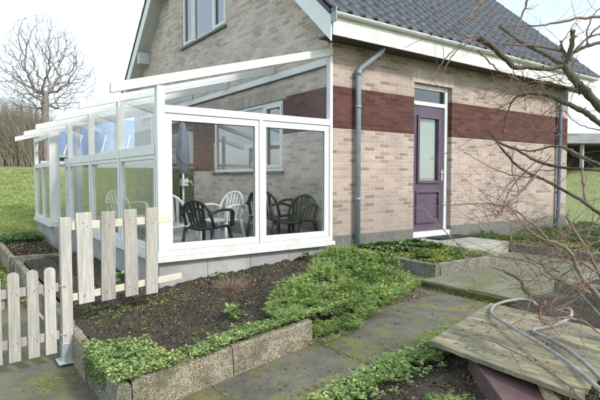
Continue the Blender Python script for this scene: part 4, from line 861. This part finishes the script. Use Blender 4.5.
# planter before the door
patch('door_planter_moss','yellow green mossy cover in the planter before the purple door','ground cover',M['leafy'],lambda:(lambda x,y:(x,y,.56+U(0,.04)))(U(.38,1.72),U(-1.6,-.05)),3200,lambda m,p:rosette(m,p,U(.018,.04),7))
patch('door_planter_leaves','dark leafy plants in the planter near the door','ground cover',M['leafd'],lambda:(lambda x,y:(x,y,.57) if noise.noise(Vector((x*3,y*3,21)))>-.05+.25*(y<-.9) else None)(U(.45,1.72),U(-1.4,-.05)),900,lambda m,p:rosette(m,p+Vector((0,0,.04)),U(.05,.09),9))
# front bed
def s_fb():
    x=U(-2.75,-1.1); y=-3.08-abs(random.gauss(0,.13)); return (x,y,.165+.12*(x+2.7)+.02)
patch('front_bed_mat','grey green creeping plants edging the soil bed at the bottom of the picture','ground cover',M['sedum'],lambda:(lambda q:q if noise.noise(Vector((q[0]*4,q[1]*4,5)))>-.15 or random.random()<.2 else None)(s_fb()),2500,lambda m,p:rosette(m,p+Vector((0,0,U(0,.05))),U(.012,.038),8))
patch('front_bed_ferns','feathery green plants in the bottom bed left of the board','ground cover',M['leaf'],lambda:(lambda x,y:(x,y,.185+.12*(x+2.7)) )(U(-2.6,-1.2),U(-3.3,-3.05)),150,lambda m,p:fern(m,p,U(.06,.1),7,6))
patch('front_bed_weeds','green seedlings beside the red-brown panel','ground cover',M['leaf'],lambda:(lambda a,r:(-2.12+r*math.cos(a),-3.78+r*math.sin(a),.21))(U(0,6.3),U(0,.18)),60,lambda m,p:fern(m,p,U(.05,.09),7,6))
# right bed
patch('right_bed_moss','green weeds in the bed along the wall right of the door','ground cover',M['leafy'],lambda:(lambda x,y:(x,y,soilC(x,y)+U(0,.05)))(U(3.15,8),U(-2.6,-.1)),5000,lambda m,p:rosette(m,p,U(.025,.06),7))
patch('right_bed_leaves','dark green leafy weeds along the wall right of the door','ground cover',M['leafd'],lambda:(lambda x,y:(x,y,soilC(x,y)+.02) if noise.noise(Vector((x*1.6,y*1.6,31)))>-.05 else None)(U(3.15,8),U(-2.2,-.05)),1500,lambda m,p:fern(m,p,U(.08,.17),7,6))
# far left weeds by grass edge
patch('left_bed_weeds','grey green weeds between the far bed and the lawn','ground cover',M['leafd'],lambda:(lambda x,y:(x,y,.33+U(0,.06)))(U(-5.2,-3.0),U(6.0,7.2)),1500,lambda m,p:rosette(m,p,U(.04,.09),7))
patch('path_edge_weeds','weeds along the left path edge','ground cover',M['leafy'],lambda:(lambda x,y:(x,y,.03+U(0,.05)))(random.gauss(-3.95,.08),U(1.5,6.4)),900,lambda m,p:rosette(m,p,U(.02,.05),7))
# moss cushions in joints & at step
def s_step():
    k=random.random()
    if k<.35: return (random.gauss(.0,.035)-.02,U(-3.1,-.9),path_z(0)+U(-.01,.02))
    if k<.6: return (U(-.3,.3),random.gauss(-.55,.25),path_z(0)+.005)
    if k<.75: return (U(-1.9,-.1),random.gauss(-2.98,.05),path_z(-1)+U(-.01,.01))
    if k<.82: return (random.gauss(-2.02,.02),U(-3,-2.3),path_z(-2.02)+.003)
    if k<.90:
        x,y=random.gauss(-3.95,.14),random.gauss(-1.25,.12); return (x,y,path_z(x)) if noise.noise(Vector((x*8,y*8,0)))>-.1 else (random.gauss(-3.05,.015),U(-3,-2.3),path_z(-3.05))
    return (U(.05,3.0),random.gauss(-2.33,.035),.436)
patch('joint_moss','yellow green moss in the joints and along the step of the path','moss',M['leafy'],s_step,5200,lambda m,p:rosette(m,p,U(.006,.014),6))
# soil crumbs, stones
def crumbs(sampler,n,a=.004,b=.016):
    mb=MB()
    for _ in range(n):
        q=sampler(); 
        if q is None: continue
        p=Vector(q); r=a+(b-a)*random.random()**2.5; v=[p+Vector((U(-1,1),U(-1,1),U(-.3,.3)))*r for _ in range(3)]+[p+Vector((U(-.4,.4),U(-.4,.4),U(.5,1.1)))*r]
        k=len(mb.v); mb.v+=[tuple(x) for x in v]; mb.f+=[(k,k+1,k+3),(k+1,k+2,k+3),(k+2,k,k+3)]
    return mb
o=crumbs(lambda:(lambda x,y:(x,y,gz(x,y)))(U(-3.6,-.2),U(-2.1,-.02)),15000,.004,.020).build('soil_crumbs',M['crumb'],fixn=False); tag(o,'crumbled dark soil with bits of stone in the main bed','soil',kind='stuff')
o=crumbs(lambda:(lambda x,y:(x,y,bed_z(x,y)))(U(-3.5,-.5),U(-2.0,-.05)),900,.014,.034).build('soil_clods',M['soil'],fixn=False); tag(o,'larger dark clods lying in the main soil bed','soil',kind='stuff')
o=crumbs(lambda:(lambda x,y:(x,y,.17+.12*(x+2.7)))(U(-2.75,-1.0),U(-4.9,-3.1)),9000,.005,.02).build('front_bed_crumbs',M['crumb'],fixn=False); tag(o,'crumbled soil and bark bits in the bottom bed','soil',kind='stuff')
o=crumbs(lambda:(lambda x,y:(x,y,.31))(U(-3.7,-2.98),U(3.95,6)),4000,.008,.03).build('far_bed_crumbs',M['crumb'],fixn=False); tag(o,'black crumbled soil in the far left bed','soil',kind='stuff')
o=crumbs(lambda:(lambda x,y:(x,y,soil_z(x,0)-.04))(U(-3.6,-2.68),U(0,3.7)),5000,.006,.022).build('side_bed_crumbs',M['crumb'],fixn=False); tag(o,'dark crumbled soil in the side bed behind the gate','soil',kind='stuff')
o=crumbs(lambda:(lambda x,y:(x,y,path_z(x)))(U(-4.3,-.1),-3.0+abs(random.gauss(0,.25)) if random.random()<.5 else U(-3.6,-2.28)),900,.003,.010).build('path_grit',M['crumb'],fixn=False); tag(o,'grit and leaf crumbs scattered on the concrete path','grit',kind='stuff')
def litter(n,fx):
    mb=MB()
    for _ in range(n):
        p=Vector(fx()); r=U(.006,.022); a=U(0,2*PI); d_=Vector((math.cos(a),math.sin(a),U(-.1,.4)))*r; s_=Vector((-math.sin(a),math.cos(a),U(-.4,.4)))*r*U(.15,.5); p.z+=.005
        mb.face([p-d_,p-s_,p+d_+Vector((0,0,r*.3)),p+s_])
    return mb
o=litter(1700,lambda:(lambda x,y:(x,y,gz(x,y)))(U(-3.6,-.2),U(-2.1,-.02))).build('leaf_litter',M['litter'],fixn=False); tag(o,'dry leaf and twig litter on the main soil bed','litter',kind='stuff')
o=litter(900,lambda:(lambda x,y:(x,y,path_z(x)))(U(-4.6,-.1),U(-3.7,-2.27) if random.random()<.6 else U(-3.05,-2.85))).build('path_litter',M['litter'],fixn=False); tag(o,'dry leaf bits lying on the path','litter',kind='stuff')
o=litter(2200,lambda:(lambda x,y:(x,y,.17+.12*(x+2.7)))(U(-2.7,-1.0),U(-4.9,-3.15))).build('front_litter',M['litter'],fixn=False); tag(o,'dry bark and leaf litter on the bottom bed','litter',kind='stuff')
o=litter(260,lambda:(lambda x,y:(x,y,bz(x,y)))(U(-1.75,-.7),U(-4.2,-3.3))).build('board_litter',M['litter'],fixn=False); tag(o,'twig and bark bits lying on the weathered board','litter',kind='stuff')
# individual plants
cb=(-2.10,-.78)
t=empty('dried_plant',(cb[0],cb[1],soil_z(*cb)),'dried brown tuft of thin stalks in the middle of the dark soil','plant'); mb=MB()
for _ in range(300):
    a=U(0,2*PI); r=U(0,.06); p=Vector((cb[0]+r*math.cos(a),cb[1]+r*math.sin(a),soil_z(*cb)-.01)); wander(mb,p,Vector((math.cos(a)*U(.2,1.3),math.sin(a)*U(.2,1.3),1)),U(.12,.27),.0022,5,-.14)
mb.build('stalks',M['straw'],t,fixn=False)
for (x,y,s,lab,mat) in ((-1.98,-.12,.07,'small bright green weed against the concrete base of the conservatory','leafy'),(-2.62,-1.55,.0,'',''),(-2.5,-1.55,.12,'bright leafy seedling standing in the soil just behind the kerb','leaf'),(-.62,-.16,.09,'small blue green leafy plant below the right end of the white sill','leafd'),(-3.0,.5,.12,'green leafy plant in the side bed seen between the fence pickets','leaf'),(3.6,-.25,.16,'dark green leafy plant against the wall right of the door','leafd')):
    if not lab: continue
    mb=MB(); z=soil_z(x,y) if x<0 else soilC(x,y)
    for _ in range(14): rosette(mb,Vector((x+random.gauss(0,s*.5),y+random.gauss(0,s*.4),z+U(0,s*1.1))),s*.55,7)
    o=mb.build('small_plant',M[mat],loc=(x,y,z),fixn=False); tag(o,lab,'plant')
# lawn blades
mb=MB()
def blades(n,fx):
    for _ in range(n):
        x,y=fx(); z=ground_z(x,y); h=U(.03,.085); a=U(0,PI); w=.006+.0011*max(0,y)
        p=Vector((x,y,z-.01)); s_=Vector((math.cos(a)*w,math.sin(a)*w,0)); mb.face([p-s_,p+s_,p+Vector((U(-.03,.03),U(-.03,.03),h))])
def fl():
    y=6.6+16*random.random()**1.5; u_=U(-.62,-.22); # wedge seen left of and through the glass
    f_=Vector((.585,.811)); r_=Vector((.811,-.585)); 
    # pick a depth giving this y
    dpt=(y+5.642)/(f_.y+r_.y*u_); return -4.656+dpt*(f_.x+r_.x*u_),y
blades(60000,fl)
blades(16000,lambda:(U(7.6,22),U(-3,9)))
o=mb.build('grass',M['grass'],fixn=False); tag(o,'short green lawn grass round the house','grass',kind='stuff')
# ------------------------------------------------------------------ far things
def bare_tree(name,loc,h,label,seed,n=1900,rx=3.0,rz=3.4,cz=5.3,r0=.2,rmin=.007,fork=3.4):
    import numpy as np
    rng=np.random.default_rng(seed); random.seed(seed); L0=Vector(loc); t=empty(name,loc,label,'tree')
    pts=[]; 
    while len(pts)<n:
        v=rng.uniform(-1,1,3); q=np.linalg.norm(v)
        if q>1 or q<.25: continue
        lump=1-.22*max(0,math.sin(v[0]*5+seed)*math.cos(v[1]*6+v[2]*4))
        z=v[2]*rz+cz
        if z<fork*.78+.25*math.hypot(v[0],v[1])*rx*0: continue
        k=1 if v[2]<0 else (1-.25*v[2])
        pts.append((v[0]*rx*k*lump,v[1]*rx*k*lump,z if v[2]>0 else cz+v[2]*rz*.75))
    pts=np.array(pts); pts=pts[np.argsort(np.linalg.norm(pts-np.array([0,0,fork]),axis=1))]
    P=[np.array([.03*math.sin(k*1.3)*k/6,.03*math.cos(k*1.1)*k/6,fork*k/6*1.25]) for k in range(7)]; par=[-1]+list(range(6)); pl=[fork*k/6*.3 for k in range(7)]; ok=[0,0,0,0,1,1,1]
    for q in pts:
        A=np.array(P); d=np.linalg.norm(A-q,axis=1); up=(A[:,2]-q[2])
        cost=d+.42*np.array(pl)+np.where(np.array(ok)>0,0,50)+np.maximum(0,up)*.5
        k=int(np.argmin(cost)); a=P[k]; L=d[k]; m=max(1,int(L/.28)); prev=k
        side=rng.normal(0,.06,3)*L
        for i in range(1,m+1):
            u=i/m; c=a+(q-a)*u+side*math.sin(PI*u)+np.array([0,0,-.10*L*math.sin(PI*u)])+rng.normal(0,.018,3)
            P.append(c); par.append(prev); pl.append(pl[prev]+L/m); ok.append(1); prev=len(P)-1
    N_=len(P); w_=[0.0]*N_; kids=[[] for _ in range(N_)]
    for i in range(N_-1,0,-1):
        if not kids[i]: w_[i]=1.0
        w_[par[i]]+=w_[i]; kids[par[i]].append(i)
    R_=[max(rmin,r0*(w_[i]/w_[0])**.47) for i in range(N_)]
    a=MB(); b=MB()
    # chains: follow the thickest child
    starts=[(0,None)]
    while starts:
        i,pr=starts.pop(); ch=([pr] if pr is not None else [])+[i]
        while kids[i]:
            ks=sorted(kids[i],key=lambda c:-w_[c])
            for c in ks[1:]: starts.append((c,i))
            i=ks[0]; ch.append(i)
        if len(ch)<2: continue
        rs=[min(R_[c],R_[ch[1]]) for c in ch]; big=rs[0]>.045
        (a if big else b).tube([L0+Vector(P[c]) for c in ch],rs,7 if big else 3,cap=False)
        if not kids[i]:
            for _ in range(2):
                v=Vector(P[i]-P[par[i]])+Vector([random.gauss(0,.12) for _ in range(3)])+Vector((0,0,.05)); p=L0+Vector(P[ch[-1 if _ else -2]]); b.tube([p,p+v.normalized()*U(.15,.35)],[rmin*.8,rmin*.5],3,cap=False)
    a.build('trunk',M['fartree'],t,smooth=True,fixn=False); b.build('crown',M['fartree'],t,smooth=True,fixn=False); return t
def gp_(px,d_): # horizontal direction -> point
    u_=(px-300)/491; return (-4.656+d_*(.585+.811*u_),-5.642+d_*(.811-.585*u_))
x,y=gp_(47,28); bare_tree('bare_tree',(x,y,ground_z(x,y)-.1),8,'tall leafless tree with a rounded crown behind the lawn at the left',11)
random.seed(5)
def thicket(name,label,n,px0,px1,d0,d1,h0,h1):
    mb=MB()
    for _ in range(n):
        x,y=gp_(U(px0,px1),U(d0,d1)); p=Vector((x,y,ground_z(x,y)-.1)); h=U(h0,h1)*(1-.25*random.random()**2)
        wander(mb,p,Vector((random.gauss(0,.16),random.gauss(0,.16),1)),h,U(.008,.018),5,.1,4)
    o=mb.build(name,M['brush'],fixn=False); tag(o,label,'thicket',kind='stuff')
thicket('brush_thicket','tan leafless thicket along the back of the lawn at the left',6000,-160,40,27,35,2.2,4.6)
thicket('low_thicket','low brown brush at the foot of the bank behind the conservatory',700,40,180,31,34,.8,1.6)
# neighbour's barn with blue roof
x0,y0=gp_(52,31); B=empty('neighbour_barn',(x0,y0,1.8),'long low building with a blue sheet roof seen through the conservatory glass','building')
dv=Vector((.81,-.585,0)); nv=Vector((.585,.81,0)); O=Vector((x0,y0,0)); gz0=1.5
def q_(a,b,z): v=O+dv*a+nv*b; return (v.x,v.y,z)
mb=MB(); mb.hexa([q_(0,0,gz0),q_(9,0,gz0),q_(9,5,gz0),q_(0,5,gz0),q_(0,0,2.9),q_(9,0,2.9),q_(9,5,2.9),q_(0,5,2.9)]); mb.build('wall',M['barnwall'],B)
mb=MB(); mb.hexa([q_(-.3,-.3,2.9),q_(9.3,-.3,2.9),q_(9.3,2.6,5.5),q_(-.3,2.6,5.5),q_(-.3,-.3,3.0),q_(9.3,-.3,3.0),q_(9.3,2.6,5.6),q_(-.3,2.6,5.6)]); mb.hexa([q_(-.3,2.6,5.5),q_(9.3,2.6,5.5),q_(9.3,5.3,2.9),q_(-.3,5.3,2.9),q_(-.3,2.6,5.6),q_(9.3,2.6,5.6),q_(9.3,5.3,3.0),q_(-.3,5.3,3.0)]); rb=mb.build('roof',M['barnroof'],B)
mb=MB(); mb.bar(q_(-.3,-.36,3.02),q_(9.3,-.36,3.02),.12,.12); mb.build('gutter',M['white'],B)
for k in range(12):
    a=.1+k*.78; MB().bar(q_(a,-.2,3.12),q_(a-.25,1.3,4.45),.07,.06).build('roof_bar',M['white'],rb)
# open shed at the right
x0,y0=gp_(560,24); B=empty('open_shed',(x0,y0,.6),'dark open shed with a pale flat roof edge beyond the house corner','shed')
O=Vector((x0,y0,0))
mb=MB(); mb.hexa([q_(0,0,3.35),q_(7,0,3.35),q_(7,4,3.35),q_(0,4,3.35),q_(0,0,3.85),q_(7,0,3.85),q_(7,4,3.95),q_(0,4,3.95)]); mb.build('roof',M['shedroof'],B,bevel=.02)
mb=MB(); mb.hexa([q_(.2,3.8,.6),q_(6.8,3.8,.6),q_(6.8,3.9,.6),q_(.2,3.9,.6),q_(.2,3.8,3.34),q_(6.8,3.8,3.34),q_(6.8,3.9,3.34),q_(.2,3.9,3.34)]); mb.hexa([q_(.1,.3,.6),q_(.2,.3,.6),q_(.2,3.8,.6),q_(.1,3.8,.6),q_(.1,.3,3.34),q_(.2,.3,3.34),q_(.2,3.8,3.34),q_(.1,3.8,3.34)]); mb.build('wall',noisy('shed_boards',(.07,.06,.05),(.15,.13,.11),5,.8,.2),B)
for a in(1.2,2.8,4.6,6.5): MB().bar(q_(a,.3,.6),q_(a,.3,3.34),.14,.14,(1,0,0)).build('post',M['wood'],B)
# garden surroundings behind the camera, mirrored in the glass
def hedge(x0,x1,y0,y1,h,label):
    random.seed(int(x0*7+y0)); mb=MB()
    for _ in range(2600):
        p=Vector((U(x0,x1),U(y0,y1),U(.1,h)*(1-.12*random.random()))); rosette(mb,p,U(.12,.24),6)
    o=mb.build('garden_hedge',M['leafd'],loc=((x0+x1)/2,(y0+y1)/2,0),fixn=False); tag(o,label,'hedge')
hedge(-9,9,-17.5,-16.2,2.2,'evergreen hedge at the far end of the garden behind the viewer')
x,y=-3,-20; bare_tree('bare_tree',(x,y,0),8,'leafless tree behind the garden hedge',23,500)
# ------------------------------------------------------------------ sky, sun, camera
w=bpy.data.worlds.new('World'); scene.world=w; w.use_nodes=True; nt=w.node_tree; L=nt.links.new; bg=nt.nodes['Background']
SUN_EL,SUN_AZ=R(38),R(-72)   # direction towards the sun, measured from +x
sk=nt.nodes.new('ShaderNodeTexSky'); sk.sky_type='NISHITA'; sk.sun_disc=False; sk.sun_elevation=SUN_EL; sk.sun_rotation=R(90)-SUN_AZ; sk.dust_density=2.5; sk.air_density=1.0; sk.ozone_density=1.0
tc=nt.nodes.new('ShaderNodeTexCoord'); mp=nt.nodes.new('ShaderNodeMapping'); mp.inputs['Scale'].default_value=(1,1,2.6); L(tc.outputs['Generated'],mp.inputs[0])
n=nt.nodes.new('ShaderNodeTexNoise'); n.inputs['Scale'].default_value=1.7; n.inputs['Detail'].default_value=7; n.inputs['Roughness'].default_value=.55; n.inputs['Distortion'].default_value=.4; L(mp.outputs[0],n.inputs['Vector'])
r=ramp(nt,[(.34,(.35,.35,.35)),(.62,(1,1,1))]); L(n.outputs['Fac'],r.inputs[0])
c=mixc(nt,r.outputs[0],sk.outputs[0],(4.7,5.45,6.0)); L(c,bg.inputs['Color']); bg.inputs['Strength'].default_value=.15
sl=bpy.data.lights.new('sun','SUN'); sl.energy=1.7; sl.angle=R(7); sl.color=(1,.96,.90); so=bpy.data.objects.new('sun',sl); col.objects.link(so)
dirv=Vector((math.cos(SUN_AZ)*math.cos(SUN_EL),math.sin(SUN_AZ)*math.cos(SUN_EL),math.sin(SUN_EL))); so.rotation_euler=dirv.to_track_quat('Z','Y').to_euler()
cam=bpy.data.cameras.new('camera'); co=bpy.data.objects.new('camera',cam); col.objects.link(co); co.location=(-4.656,-5.642,1.67)
co.rotation_euler=(R(90)-math.atan(22/491),0,R(54.2-90)); cam.sensor_width=36; cam.lens=36*491/600; cam.clip_end=6000; cam.clip_start=.05; scene.camera=co
scene.render.engine='CYCLES'; scene.cycles.max_bounces=10; scene.cycles.transparent_max_bounces=24
vs=scene.view_settings; vs.view_transform='Standard'; vs.look='None'; vs.gamma=1; vs.exposure=.98; vs.use_curve_mapping=False
scene.render.resolution_x=1024; scene.render.resolution_y=683
